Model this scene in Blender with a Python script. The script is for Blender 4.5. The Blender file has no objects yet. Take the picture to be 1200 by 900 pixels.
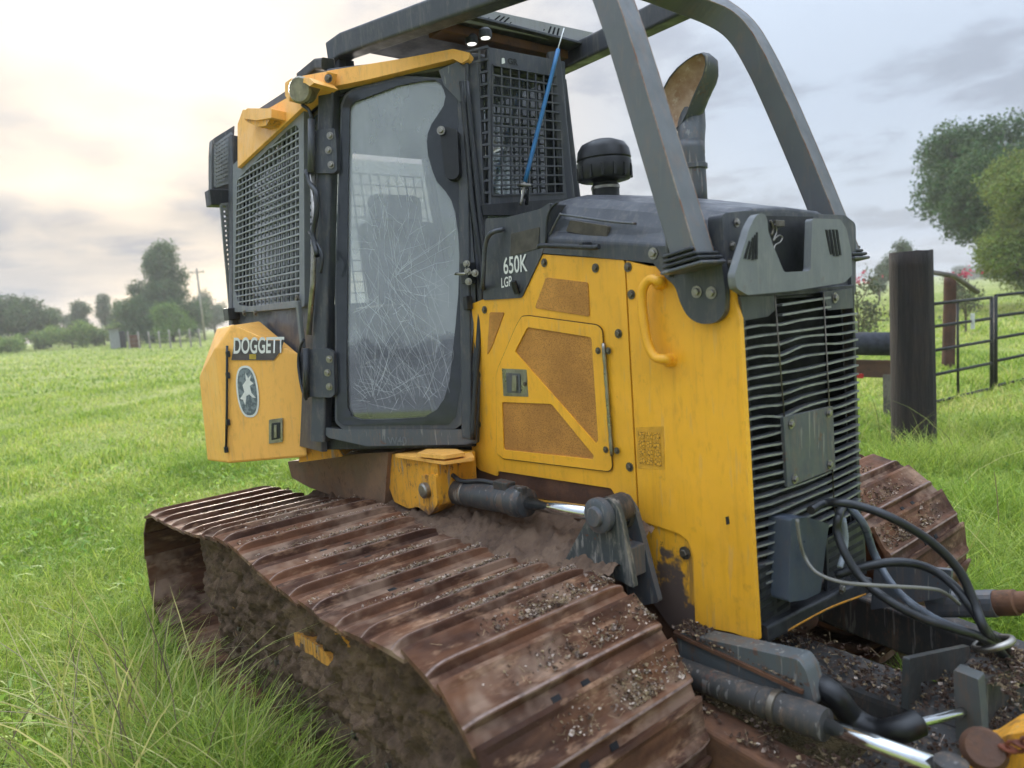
import bpy, bmesh, math, random
import numpy as np
from mathutils import Vector, Matrix, noise
from mathutils.geometry import tessellate_polygon
scene = bpy.context.scene
col = scene.collection
R = math.radians
rng = np.random.default_rng(7)
random.seed(7)
GZ = -0.12                                   # ground level

# ---------------------------------------------------------------- camera
cd = bpy.data.cameras.new('camera'); cam = bpy.data.objects.new('camera', cd); col.objects.link(cam)
yaw, pitch, roll = math.pi - R(39.0), R(6.15), R(4.25)
f0 = Vector((math.cos(yaw)*math.cos(pitch), math.sin(yaw)*math.cos(pitch), -math.sin(pitch)))
r0 = Vector((math.sin(yaw), -math.cos(yaw), 0)); u0 = r0.cross(f0)
cr = math.cos(roll)*r0 - math.sin(roll)*u0; cu = math.sin(roll)*r0 + math.cos(roll)*u0
CAM = Vector((1.972, -2.191, 1.65))
cam.matrix_world = Matrix(((cr.x, cu.x, -f0.x, CAM.x), (cr.y, cu.y, -f0.y, CAM.y), (cr.z, cu.z, -f0.z, CAM.z), (0, 0, 0, 1)))
cd.sensor_width = 36; cd.lens = 832/1200*36; cd.clip_start = .05; cd.clip_end = 3000
cd.dof.use_dof = True; cd.dof.focus_distance = 3.2; cd.dof.aperture_fstop = 2.2
scene.camera = cam
cy = scene.cycles; cy.max_bounces = 4; cy.diffuse_bounces = 2; cy.glossy_bounces = 2; cy.transmission_bounces = 3; cy.transparent_max_bounces = 10; cy.volume_bounces = 0; cy.use_light_tree = False
cy.use_adaptive_sampling = True; cy.adaptive_threshold = .025; cy.caustics_reflective = False; cy.caustics_refractive = False

# ---------------------------------------------------------------- sky, sun, exposure
SUN = Vector((-.918, .295, .30)).normalized()        # low sun behind thin cloud, beyond the machine's rear
sun_el = math.asin(SUN.z); sun_az = math.atan2(SUN.x, SUN.y)
w = bpy.data.worlds.new('World'); scene.world = w; w.use_nodes = True
nt = w.node_tree; nt.nodes.clear()
def N(t, **k):
    n = nt.nodes.new(t)
    for a, b in k.items(): setattr(n, a, b)
    return n
def L(a, b): nt.links.new(a, b)
wo = N('ShaderNodeOutputWorld'); bg = N('ShaderNodeBackground'); L(bg.outputs[0], wo.inputs[0])
sky = N('ShaderNodeTexSky', sky_type='NISHITA'); sky.sun_disc = False
sky.sun_elevation = sun_el; sky.sun_rotation = sun_az; sky.dust_density = 2.5; sky.air_density = 1.0
tc = N('ShaderNodeTexCoord'); sep = N('ShaderNodeSeparateXYZ'); L(tc.outputs['Generated'], sep.inputs[0])
# cloud layer laid on a plane overhead: direction / (z + k)
addz = N('ShaderNodeMath', operation='ADD'); L(sep.outputs[2], addz.inputs[0]); addz.inputs[1].default_value = .16
mx = N('ShaderNodeMath', operation='MAXIMUM'); L(addz.outputs[0], mx.inputs[0]); mx.inputs[1].default_value = .05
dv = N('ShaderNodeVectorMath', operation='DIVIDE'); L(tc.outputs['Generated'], dv.inputs[0])
cmb = N('ShaderNodeCombineXYZ')
for i in range(3): L(mx.outputs[0], cmb.inputs[i])
L(cmb.outputs[0], dv.inputs[1])
n1 = N('ShaderNodeTexNoise'); n1.inputs['Scale'].default_value = 2.3; n1.inputs['Detail'].default_value = 9; n1.inputs['Roughness'].default_value = .55; n1.inputs['Distortion'].default_value = .25
n2 = N('ShaderNodeTexNoise'); n2.inputs['Scale'].default_value = .55; n2.inputs['Detail'].default_value = 4
L(dv.outputs[0], n1.inputs['Vector']); L(dv.outputs[0], n2.inputs['Vector'])
cov = N('ShaderNodeMapRange'); L(n2.outputs['Fac'], cov.inputs[0]); cov.inputs[1].default_value = .3; cov.inputs[2].default_value = .62; cov.inputs[3].default_value = .90; cov.inputs[4].default_value = 1.0
dk = N('ShaderNodeMapRange', interpolation_type='SMOOTHSTEP'); L(n1.outputs['Fac'], dk.inputs[0]); dk.inputs[1].default_value = .45; dk.inputs[2].default_value = .62; dk.inputs[3].default_value = 0; dk.inputs[4].default_value = .66
# warm towards the sun
dot = N('ShaderNodeVectorMath', operation='DOT_PRODUCT'); L(tc.outputs['Generated'], dot.inputs[0]); dot.inputs[1].default_value = SUN
wm = N('ShaderNodeMapRange', interpolation_type='SMOOTHSTEP'); L(dot.outputs['Value'], wm.inputs[0]); wm.inputs[1].default_value = .76; wm.inputs[2].default_value = 1.0
cl = N('ShaderNodeMixRGB'); L(wm.outputs[0], cl.inputs[0]); cl.inputs[1].default_value = (.250, .290, .350, 1); cl.inputs[2].default_value = (.290, .268, .248, 1)
cd2 = N('ShaderNodeMixRGB'); L(dk.outputs[0], cd2.inputs[0]); L(cl.outputs[0], cd2.inputs[1]); cd2.inputs[2].default_value = (.150, .170, .208, 1)
sk = N('ShaderNodeMixRGB', blend_type='MULTIPLY'); sk.inputs[0].default_value = 1; L(sky.outputs[0], sk.inputs[1]); sk.inputs[2].default_value = (.1, .1, .1, 1)
fin = N('ShaderNodeMixRGB'); L(cov.outputs[0], fin.inputs[0]); L(sk.outputs[0], fin.inputs[1]); L(cd2.outputs[0], fin.inputs[2])
# overcast brightening overhead, steepened above the view to add ambient light
zz = N('ShaderNodeMath', operation='MULTIPLY'); L(sep.outputs[2], zz.inputs[0]); L(sep.outputs[2], zz.inputs[1])
zs = N('ShaderNodeMath', operation='MULTIPLY_ADD'); z3 = N('ShaderNodeMath', operation='MULTIPLY'); L(zz.outputs[0], z3.inputs[0]); L(sep.outputs[2], z3.inputs[1]); L(z3.outputs[0], zs.inputs[0]); zs.inputs[1].default_value = 4.8; zs.inputs[2].default_value = 1.0
L(fin.outputs[0], bg.inputs[0]); L(zs.outputs[0], bg.inputs[1])
sd = bpy.data.lights.new('sun', 'SUN'); so = bpy.data.objects.new('sun', sd); col.objects.link(so)
sd.energy = 1.5; sd.angle = R(14); sd.color = (1, .90, .76)
so.rotation_euler = (-SUN).to_track_quat('-Z', 'Y').to_euler(); so.location = (-20, 8, 12)
scene.view_settings.view_transform = 'Standard'; scene.view_settings.look = 'None'
scene.view_settings.exposure = 1.22; scene.view_settings.gamma = 1.0

# ---------------------------------------------------------------- materials
def s2l(c):
    return tuple((v/255/12.92 if v/255 <= .04045 else ((v/255+.055)/1.055)**2.4) for v in c) + (1,)
class MB:
    def __init__(s, name):
        s.m = bpy.data.materials.new(name); s.m.use_nodes = True; s.nt = s.m.node_tree
        s.b = s.nt.nodes['Principled BSDF']; s.tc = s.nt.nodes.new('ShaderNodeTexCoord')
    def n(s, t, **k):
        n = s.nt.nodes.new(t)
        for a, b in k.items(): setattr(n, a, b)
        return n
    def l(s, a, b): s.nt.links.new(a, b)
    def noise(s, scale, detail=6, rough=.6, stretch=None, dist=0):
        detail = min(detail, 4)
        n = s.n('ShaderNodeTexNoise'); n.inputs['Scale'].default_value = scale; n.inputs['Detail'].default_value = detail; n.inputs['Roughness'].default_value = rough; n.inputs['Distortion'].default_value = dist
        if stretch:
            mp = s.n('ShaderNodeMapping'); mp.inputs['Scale'].default_value = stretch; s.l(s.tc.outputs['Object'], mp.inputs[0]); s.l(mp.outputs[0], n.inputs['Vector'])
        else: s.l(s.tc.outputs['Object'], n.inputs['Vector'])
        return n.outputs['Fac']
    def ramp(s, src, lo, hi, a=0., b=1.):
        r = s.n('ShaderNodeMapRange', interpolation_type='SMOOTHSTEP'); s.l(src, r.inputs[0])
        for i, v in enumerate((lo, hi, a, b)): r.inputs[i+1].default_value = v
        return r.outputs[0]
    def mix(s, fac, a, b, mode='MIX'):
        m = s.n('ShaderNodeMixRGB', blend_type=mode)
        if hasattr(fac, 'links'): s.l(fac, m.inputs[0])
        else: m.inputs[0].default_value = fac
        for i, v in ((1, a), (2, b)):
            if hasattr(v, 'links'): s.l(v, m.inputs[i])
            else: m.inputs[i].default_value = v
        return m.outputs[0]
    def math(s, op, a, b=None):
        m = s.n('ShaderNodeMath', operation=op)
        for i, v in enumerate((a, b)):
            if v is None: continue
            if hasattr(v, 'links'): s.l(v, m.inputs[i])
            else: m.inputs[i].default_value = v
        return m.outputs[0]
    def col(s, c): s.l(c, s.b.inputs['Base Color'])
    def rough(s, v):
        if hasattr(v, 'links'): s.l(v, s.b.inputs['Roughness'])
        else: s.b.inputs['Roughness'].default_value = v
    def bump(s, h, strength=.3, dist=.01):
        b = s.n('ShaderNodeBump'); b.inputs['Strength'].default_value = strength; b.inputs['Distance'].default_value = dist
        s.l(h, b.inputs['Height']); s.l(b.outputs[0], s.b.inputs['Normal'])
    def zmask(s, lo, hi, jitter=.15):
        sp = s.n('ShaderNodeSeparateXYZ'); s.l(s.tc.outputs['Object'], sp.inputs[0])
        j = s.math('MULTIPLY', s.math('SUBTRACT', s.noise(6, 8, .7), .5), jitter*4)
        return s.ramp(s.math('ADD', sp.outputs[2], j), lo, hi, 1, 0)
MUD = s2l((112, 88, 70)); RUST = s2l((104, 62, 40)); SOOT = s2l((46, 38, 32))
def paint(name, c, rough=.4, dirt=.25, dirtcol=MUD, low=None, scratch=.0, fade=.12, spec=.5):
    k = MB(name); c = s2l(c)
    base = k.mix(k.ramp(k.noise(2.2, 5), .35, .7, 0, fade), c, tuple(v*.62 for v in c[:3])+(1,))
    base = k.mix(k.ramp(k.noise(30, 8, .75, (1, 1, .35)), .49, .74, 0, dirt), base, dirtcol)
    streak = k.ramp(k.noise(9, 6, .7, (3.5, 3.5, .22)), .52, .74, 0, dirt*.9)
    base = k.mix(streak, base, dirtcol)
    if scratch:
        base = k.mix(k.ramp(k.noise(55, 3, .5, (1, 1, .1)), .63, .67, 0, scratch), base, s2l((150, 145, 138)))
        base = k.mix(k.ramp(k.noise(14, 10, .8), .62, .66, 0, scratch), base, RUST)
    if low:
        base = k.mix(k.zmask(low[0], low[1], low[2]), base, dirtcol)
    k.col(base); k.rough(k.ramp(k.noise(11, 6), .3, .75, rough-.08, rough+.22))
    k.b.inputs['Specular IOR Level'].default_value = spec
    k.bump(k.noise(70, 6, .7), .06, .004)
    return k.m
YEL = paint('yellow_paint', (253, 183, 50), .38, .24, s2l((158, 104, 50)), scratch=.14, fade=.4)
YEL2 = paint('flare_paled_yellow_paint', (253, 187, 92), .42, .24, s2l((150, 100, 50)), scratch=.12)  # paler copy of the yellow; haze and flare put into the colour
YELD = paint('muddy_yellow_paint', (232, 164, 46), .55, .8, s2l((104, 80, 62)), low=(.72, .80, .12), scratch=.7)
YELM = paint('mud_patched_yellow_paint', (240, 172, 40), .5, .9, s2l((96, 80, 72)), low=(.66, .74, .2), scratch=.7)
GRY = paint('dark_grey_paint', (68, 70, 76), .38, .32, s2l((128, 120, 110)), scratch=.10, fade=.3)
GRY2 = paint('worn_grey_steel', (84, 87, 91), .42, .5, s2l((126, 104, 88)), scratch=.5, fade=.3)
GRYL = paint('scuffed_grey_casting', (116, 118, 120), .55, .3, s2l((150, 146, 140)), scratch=.2, fade=.3)
BLK = paint('black_paint', (38, 40, 44), .42, .3, s2l((90, 84, 78)), scratch=.08)
BLKD = paint('muddy_black_steel', (58, 56, 54), .6, .85, s2l((105, 86, 70)), scratch=.4)
def plain(name, c, rough=.5, metal=0, n=.1, spec=.5):
    k = MB(name); c = s2l(c)
    k.col(k.mix(k.ramp(k.noise(18, 6), .35, .7, 0, 1), c, tuple(v*(1-n*2.2) for v in c[:3])+(1,)))
    k.rough(k.ramp(k.noise(14, 5), .3, .7, max(rough-.1, .03), rough+.12)); k.b.inputs['Metallic'].default_value = metal
    k.b.inputs['Specular IOR Level'].default_value = spec
    return k.m
RUBBER = plain('black_rubber', (28, 28, 30), .42, 0, .2)
HOSE = plain('hydraulic_hose_rubber', (34, 35, 38), .38, 0, .2)
CHROME = plain('chromed_rod', (225, 228, 230), .10, 1, .05)
STEEL = plain('bare_steel', (165, 160, 152), .35, .9, .2)
BOLT = plain('worn_bolt', (120, 112, 100), .4, .7, .25)
WIRE = plain('slat_steel', (150, 150, 147), .45, .35, .18)
WHITE = plain('white_print', (232, 230, 225), .5, 0, .05)
BLUE = plain('blue_antenna_sleeve', (36, 108, 160), .5, 0, .1)
DARK = plain('cavity_black', (18, 18, 19), .8, 0, .2)
FABRIC = plain('seat_fabric', (62, 64, 70), .9, 0, .2)
PLAST = plain('interior_plastic', (50, 52, 56), .7, 0, .15)
LAMPG = plain('lamp_glass', (150, 142, 118), .2, 0, .2)
def rustm(name, c1, c2, c3, scale=9, rough=.62, bump=.35, stretch=(1, 1, 1), rand=False):
    k = MB(name)
    if rand:                                              # every copy takes another stretch of the pattern
        oi = k.n('ShaderNodeObjectInfo'); ad = k.n('ShaderNodeVectorMath', operation='ADD'); k.l(k.tc.outputs['Object'], ad.inputs[0])
        sc = k.math('MULTIPLY', oi.outputs['Random'], 60.); k.l(sc, ad.inputs[1])
        class T_: outputs = {'Object': ad.outputs[0]}
        k.tc = T_
    a = k.mix(k.ramp(k.noise(scale, 9, .7, stretch), .35, .68), s2l(c1), s2l(c2))
    a = k.mix(k.ramp(k.noise(scale*3.3, 8, .75, stretch), .52, .74, 0, .8), a, s2l(c3))
    if rand: a = k.mix(k.ramp(k.noise(2.6, 4, .7), .47, .64, 0, .7), a, s2l((150, 124, 104)))
    k.col(a); k.rough(k.ramp(k.noise(scale*2, 6), .3, .7, rough-.18, rough+.2)); k.bump(k.noise(scale*6, 8, .75), bump, .006)
    k.b.inputs['Specular IOR Level'].default_value = .35
    return k.m
SHOE = rustm('rusty_track_steel', (58, 34, 22), (112, 75, 52), (166, 130, 102), 4.5, .84, .6, (1, .35, 1), True)
EDGE = plain('worn_bright_edge', (150, 124, 112), .42, .3, .3)
RUSTY = rustm('rust_brown_frame', (82, 56, 42), (112, 78, 56), (70, 52, 42), 6, .75, .5)
MUDM = rustm('dried_mud', (94, 74, 60), (122, 100, 82), (70, 56, 46), 8, .92, .8)
CHAINM = rustm('rusty_chain', (120, 62, 40), (86, 48, 34), (150, 90, 60), 30, .7, .4)
MESHV = MB('amber_vent_mesh')                              # perforated sheet behind the side door
v = MESHV.n('ShaderNodeTexVoronoi'); v.inputs['Scale'].default_value = 260; MESHV.l(MESHV.tc.outputs['Object'], v.inputs['Vector'])
MESHV.col(MESHV.mix(MESHV.ramp(v.outputs['Distance'], .22, .45), s2l((120, 78, 30)), MESHV.mix(MESHV.ramp(MESHV.noise(5, 7), .35, .7), s2l((204, 142, 64)), s2l((176, 120, 54)))))
MESHV.rough(.7); MESHV = MESHV.m
def frame_mud():
    k = MB('mud_caked_track_frame')
    a = k.mix(k.ramp(k.noise(7, 9, .72), .35, .7), s2l((86, 69, 56)), s2l((122, 100, 82)))
    a = k.mix(k.ramp(k.noise(26, 8, .75), .5, .75, 0, .8), a, s2l((50, 42, 36)))
    a = k.mix(k.ramp(k.noise(3.1, 6, .65, (1, 1, 2.0)), .66, .69, 0, .9), a, s2l((206, 142, 52)))      # paint left bare of mud
    k.col(a); k.rough(.93); k.bump(k.noise(38, 9, .8), .9, .012); k.b.inputs['Specular IOR Level'].default_value = .2
    return k.m
FMUD = frame_mud()
def glass(name, tint, haze, cracks):
    k = MB(name); k.nt.nodes.remove(k.b)
    out = [n for n in k.nt.nodes if n.type == 'OUTPUT_MATERIAL'][0]
    tr = k.n('ShaderNodeBsdfTransparent'); tr.inputs[0].default_value = tint
    gl = k.n('ShaderNodeBsdfGlossy'); gl.inputs['Roughness'].default_value = .03
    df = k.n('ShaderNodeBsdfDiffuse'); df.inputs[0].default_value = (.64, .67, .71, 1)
    fr = k.n('ShaderNodeFresnel'); fr.inputs[0].default_value = 1.5
    m1 = k.n('ShaderNodeMixShader'); k.l(k.math('ADD', k.math('MULTIPLY', fr.outputs[0], 1.8), .06), m1.inputs[0]); k.l(tr.outputs[0], m1.inputs[1]); k.l(gl.outputs[0], m1.inputs[2])
    d = k.ramp(k.noise(3.0, 6, .65, (1, 1, .5)), .3, .75, haze*.45, haze)
    if cracks:
        x = None
        for rot, sc, th in ((.35, 1.0, .64), (-.5, 1.25, .655), (1.05, .8, .67), (-.12, 1.6, .66)):      # long straight scratches and crack lines
            mp = k.n('ShaderNodeMapping'); mp.inputs['Rotation'].default_value = (0, rot, 0); k.l(k.tc.outputs['Object'], mp.inputs[0])
            m2_ = k.n('ShaderNodeMapping'); m2_.inputs['Scale'].default_value = (80*sc, 0, 1.1*sc); k.l(mp.outputs[0], m2_.inputs[0])
            nn = k.n('ShaderNodeTexNoise'); nn.inputs['Scale'].default_value = 1; nn.inputs['Detail'].default_value = 2; k.l(m2_.outputs[0], nn.inputs['Vector'])
            e = k.math('MULTIPLY', k.ramp(nn.outputs['Fac'], th, th+.06, 0, .3), k.ramp(k.noise(2.2+sc*2.3, 3, .6), .42, .62))
            x = e if x is None else k.math('MAXIMUM', x, e)
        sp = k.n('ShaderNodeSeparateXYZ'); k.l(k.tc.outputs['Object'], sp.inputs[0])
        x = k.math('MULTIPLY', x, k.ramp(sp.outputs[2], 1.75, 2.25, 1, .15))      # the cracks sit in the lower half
        refl_dust = k.ramp(k.math('ADD', sp.outputs[2], k.math('MULTIPLY', k.math('SUBTRACT', k.noise(9, 4, .7), .5), .28)), 1.50, 1.58, .03, .40)   # pale dust above; ragged dark part below paints the reflected tree line
        d = k.math('MULTIPLY', refl_dust, k.ramp(k.noise(3.0, 4, .65, (1, 1, .5)), .3, .75, .55, 1.0))
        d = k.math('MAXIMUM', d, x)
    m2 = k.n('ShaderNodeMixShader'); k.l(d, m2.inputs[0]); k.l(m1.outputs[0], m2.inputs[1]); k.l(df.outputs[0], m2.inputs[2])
    k.l(m2.outputs[0], out.inputs[0]); return k.m
GLASS = glass('dusty_glass', (.86, .92, .90, 1), .07, False)
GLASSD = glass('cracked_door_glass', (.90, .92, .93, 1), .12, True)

# ---------------------------------------------------------------- mesh helpers
def link(name, me, mat, parent=None, smooth=False, bevel=0):
    o = bpy.data.objects.new(name, me); col.objects.link(o)
    if mat is not None:
        for m_ in (mat if isinstance(mat, (list, tuple)) else [mat]):
            if m_.name not in [x.name for x in me.materials]: me.materials.append(m_)
    if smooth:
        me.polygons.foreach_set('use_smooth', [True]*len(me.polygons))
    if bevel:
        b = o.modifiers.new('bevel', 'BEVEL'); b.width = bevel; b.segments = 2; b.limit_method = 'ANGLE'; b.angle_limit = R(40); b.harden_normals = False
    if parent is not None: adopt(o, parent)
    return o
def adopt(o, parent):
    o.parent = parent; o.matrix_parent_inverse = parent.matrix_world.inverted()
    return o
def empty(name, loc):
    e = bpy.data.objects.new(name, None); e.location = loc; e.empty_display_size = .2; col.objects.link(e)
    e.matrix_world = Matrix.Translation(loc); return e
def tag(o, label=None, cat=None, group=None, kind=None):
    if label: o['label'] = label
    if cat: o['category'] = cat
    if group: o['group'] = group
    if kind: o['kind'] = kind
    return o
def pd(verts, faces):
    me = bpy.data.meshes.new('m'); me.from_pydata([tuple(v) for v in verts], [], faces); me.update(); return me
def fixn(me):
    bm = bmesh.new(); bm.from_mesh(me); bmesh.ops.remove_doubles(bm, verts=bm.verts, dist=1e-5); bmesh.ops.recalc_face_normals(bm, faces=bm.faces); bm.to_mesh(me); bm.free(); return me
HINT = Vector((.75, -.65, .1))
def newell(p):
    n = Vector((0, 0, 0))
    for i in range(len(p)):
        a, b = p[i], p[(i+1) % len(p)]
        n += Vector(((a.y-b.y)*(a.z+b.z), (a.z-b.z)*(a.x+b.x), (a.x-b.x)*(a.y+b.y)))
    return n.normalized()
def rnd(p, r, n=4):
    """round the corners of a flat loop"""
    p = [Vector(v) for v in p]; out = []
    for i in range(len(p)):
        a, b, c = p[i-1], p[i], p[(i+1) % len(p)]
        d1 = (a-b); d2 = (c-b); rr = min(r, d1.length*.45, d2.length*.45)
        s, e = b+d1.normalized()*rr, b+d2.normalized()*rr
        for k in range(n+1):
            t = k/n; out.append(s*(1-t)**2 + b*2*t*(1-t) + e*t*t)
    return out
def plate_geo(loop, holes=(), thick=.01, hint=HINT, shift=0.):
    loops = [[Vector(v) for v in l] for l in (loop, *holes)]
    n = newell(loops[0])
    if n.dot(hint) < 0: n = -n
    loops = [[v+n*shift for v in l] for l in loops]
    flat = [v for l in loops for v in l]; tris = tessellate_polygon(loops); k = len(flat)
    V = flat + [v-n*thick for v in flat]; F = [tuple(t) for t in tris] + [tuple(i+k for i in reversed(t)) for t in tris]
    o = 0
    for l in loops:
        m = len(l)
        for i in range(m):
            a, b = o+i, o+(i+1) % m; F.append((a, b, b+k, a+k))
        o += m
    return V, F
def plate(name, loop, mat, parent, thick=.01, holes=(), bevel=.003, hint=HINT, shift=0.):
    V, F = plate_geo(loop, holes, thick, hint, shift)
    me = fixn(pd(V, F)); return link(name, me, mat, parent, bevel=bevel)
def joinm(parts):
    V = []; F = []
    for v, f in parts:
        k = len(V); V += [tuple(x) for x in v]; F += [tuple(i+k for i in q) for q in f]
    return V, F
def box_geo(c, s, M=None):
    V = []; c = Vector(c)
    for x in (-.5, .5):
        for y in (-.5, .5):
            for z in (-.5, .5):
                d = Vector((x*s[0], y*s[1], z*s[2])); V.append(c + (M @ d if M else d))
    return V, [(0, 1, 3, 2), (4, 6, 7, 5), (0, 4, 5, 1), (2, 3, 7, 6), (0, 2, 6, 4), (1, 5, 7, 3)]
def box(name, c, s, mat, parent, bevel=.004, M=None):
    return link(name, fixn(pd(*box_geo(c, s, M))), mat, parent, bevel=bevel)
def catmull(p, n=6):
    p = [Vector(v) for v in p]; q = [p[0]*2-p[1]] + p + [p[-1]*2-p[-2]]; out = []
    for i in range(1, len(q)-2):
        for k in range(n):
            t = k/n; a, b, c, d = q[i-1], q[i], q[i+1], q[i+2]
            out.append(.5*((2*b)+(c-a)*t+(2*a-5*b+4*c-d)*t*t+(3*b-a-3*c+d)*t**3))
    out.append(p[-1]); return out
def sweep_geo(path, prof, up=None, scale=None, closed=True):
    """profile [(u,v)] swept along path; u sideways, v up"""
    path = [Vector(v) for v in path]; V = []; F = []; m = len(prof); prev = None
    for i, p in enumerate(path):
        t = (path[min(i+1, len(path)-1)] - path[max(i-1, 0)]).normalized()
        if up is not None: s = t.cross(Vector(up)).normalized()
        else:
            if prev is None: s = t.cross(Vector((0, 0, 1)) if abs(t.z) < .9 else Vector((1, 0, 0))).normalized()
            else: s = (prev - t*prev.dot(t)).normalized()
        prev = s; u_ = s.cross(t); sc = scale[i] if scale is not None else 1
        V += [p + s*a*sc + u_*b*sc for a, b in prof]
    for i in range(len(path)-1):
        for j in range(m):
            a, b = i*m+j, i*m+(j+1) % m; F.append((a, b, b+m, a+m))
    F.append(tuple(range(m))); F.append(tuple(range(len(V)-m, len(V)))[::-1])
    return V, F
def circ(r, n=10): return [(r*math.cos(2*math.pi*k/n), r*math.sin(2*math.pi*k/n)) for k in range(n)]
def rect(w_, h_, b=0.0):
    if not b: return [(-w_/2, -h_/2), (w_/2, -h_/2), (w_/2, h_/2), (-w_/2, h_/2)]
    o = []
    for sx, sy, d in ((1, -1, 0), (1, 1, 1), (-1, 1, 2), (-1, -1, 3)):
        cx, cy = sx*(w_/2-b), sy*(h_/2-b)
        for k in range(4):
            a = (d-1)*math.pi/2 + k/3*math.pi/2; o.append((cx+b*math.cos(a), cy+b*math.sin(a)))
    return o
def tube(name, path, r, mat, parent, n=10, smoothpath=0, scale=None):
    if smoothpath: path = catmull(path, smoothpath)
    V, F = sweep_geo(path, circ(r, n), scale=scale)
    o = link(name, fixn(pd(V, F)), mat, parent); 
    for p in o.data.polygons: p.use_smooth = len(p.vertices) == 4
    return o
def beam(name, path, w_, h_, mat, parent, b=.012, up=(0, 0, 1), smoothpath=0):
    if smoothpath: path = catmull(path, smoothpath)
    return link(name, fixn(pd(*sweep_geo(path, rect(w_, h_, b), up))), mat, parent)
def lathe(name, prof, base, axis, mat, parent, n=24, bevel=0):
    """prof [(r, h)] turned round axis from base"""
    ax = Vector(axis).normalized(); s = ax.cross(Vector((0, 0, 1)) if abs(ax.z) < .9 else Vector((1, 0, 0))).normalized(); u_ = ax.cross(s); base = Vector(base)
    V = []; F = []
    for r, h in prof:
        for k in range(n):
            a = 2*math.pi*k/n; V.append(base + ax*h + (s*math.cos(a)+u_*math.sin(a))*r)
    for i in range(len(prof)-1):
        for k in range(n):
            a, b = i*n+k, i*n+(k+1) % n; F.append((a, b, b+n, a+n))
    F.append(tuple(range(n))); F.append(tuple(range(len(V)-n, len(V)))[::-1])
    o = link(name, fixn(pd(V, F)), mat, parent, bevel=bevel)
    for p in o.data.polygons: p.use_smooth = len(p.vertices) == 4
    try: o.data.set_sharp_from_angle(angle=R(35))
    except Exception: pass
    return o
_boltme = {}
def bolt(pos, normal, r, parent, mat=None, name='bolt'):
    mat = mat or BOLT
    key = mat.name
    if key not in _boltme:
        V = []; F = []
        rings = [(1.55, 0, 18), (1.55, .25, 18), (1.0, .25, 6), (1.0, .8, 6), (.8, .95, 6)]
        for rr, h, n in rings[:2]: V += [(rr*math.cos(2*math.pi*k/12), rr*math.sin(2*math.pi*k/12), h) for k in range(12)]
        F += [(k, (k+1) % 12, 12+(k+1) % 12, 12+k) for k in range(12)] + [tuple(range(12, 24))]
        o_ = len(V)
        for rr, h, n in rings[2:]: V += [(rr*math.cos(2*math.pi*k/6), rr*math.sin(2*math.pi*k/6), h) for k in range(6)]
        for q in range(2): F += [(o_+q*6+k, o_+q*6+(k+1) % 6, o_+q*6+6+(k+1) % 6, o_+q*6+6+k) for k in range(6)]
        F.append(tuple(range(o_+12, o_+18)))
        me = pd(V, F); me.materials.append(mat); _boltme[key] = me
    o = bpy.data.objects.new(name, _boltme[key]); col.objects.link(o)
    q = Vector(normal).to_track_quat('Z', 'Y')
    o.matrix_world = Matrix.LocRotScale(Vector(pos), q, Vector((r, r, r)))
    mw = o.matrix_world.copy(); o.parent = parent; o.matrix_parent_inverse = parent.matrix_world.inverted(); o.matrix_basis = mw
    return o
def text(name, s, origin, right, up, size, mat, parent, extrude=.0006, shear=0, xs=1.0, bold=.012):
    cu_ = bpy.data.curves.new('t', 'FONT'); cu_.body = s; cu_.size = 1; cu_.extrude = 0; cu_.shear = shear; cu_.offset = bold
    o = bpy.data.objects.new('t', cu_); col.objects.link(o)
    dg = bpy.context.evaluated_depsgraph_get(); me = bpy.data.meshes.new_from_object(o.evaluated_get(dg))
    bpy.data.objects.remove(o); bpy.data.curves.remove(cu_)
    r_ = Vector(right).normalized(); u_ = Vector(up).normalized(); n_ = r_.cross(u_); og = Vector(origin)
    for v_ in me.vertices:
        c = v_.co.copy(); v_.co = og + r_*c.x*size*xs + u_*c.y*size + n_*extrude
    me.materials.clear(); return link(name, me, mat, parent)
def wiremesh(p00, p10, p11, p01, nu, nv, r, skip=None, inset=True):
    """flat bars both ways over a quad; returns geometry"""
    P = [Vector(v) for v in (p00, p10, p11, p01)]; parts = []
    n = (P[1]-P[0]).cross(P[3]-P[0]).normalized()
    def at(u, v): return (P[0]*(1-u)+P[1]*u)*(1-v) + (P[3]*(1-u)+P[2]*u)*v
    for i in range(nu+1):
        parts.append(sweep_geo([at(i/nu, 0), at(i/nu, 1)], rect(r*2, r*2), up=n))
    for j in range(nv+1):
        parts.append(sweep_geo([at(0, j/nv)+n*r*.6, at(1, j/nv)+n*r*.6], rect(r*2, r*2), up=n))
    return joinm(parts)
def clipbars(poly, n_u, n_v, r, shift=.0, hint=HINT):
    """wire grid trimmed to a flat outline"""
    P = [Vector(v) for v in poly]; n = newell(P)
    if n.dot(hint) < 0: n = -n
    up = Vector((0, 0, 1)); up = (up-n*up.dot(n)).normalized(); rt = up.cross(n); o = P[0]
    q = [((p-o).dot(rt), (p-o).dot(up)) for p in P]; parts = []
    for ax_, cnt in ((0, n_u), (1, n_v)):
        lo, hi = min(v[ax_] for v in q), max(v[ax_] for v in q)
        for i in range(1, cnt):
            c = lo+(hi-lo)*i/cnt; xs = []
            for a, b in zip(q, q[1:]+q[:1]):
                if (a[ax_]-c)*(b[ax_]-c) < 0: t = (c-a[ax_])/(b[ax_]-a[ax_]); xs.append(a[1-ax_]+(b[1-ax_]-a[1-ax_])*t)
            xs.sort()
            for s, e in zip(xs[::2], xs[1::2]):
                pts = [(c, s), (c, e)] if ax_ == 0 else [(s, c), (e, c)]
                parts.append(sweep_geo([o+rt*x+up*y+n*(shift+ax_*r*1.2) for x, y in pts], rect(r*2, r*2), up=n))
    return joinm(parts)
def mirror(pts): return [(p[0], -p[1], p[2]) for p in pts]

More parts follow.
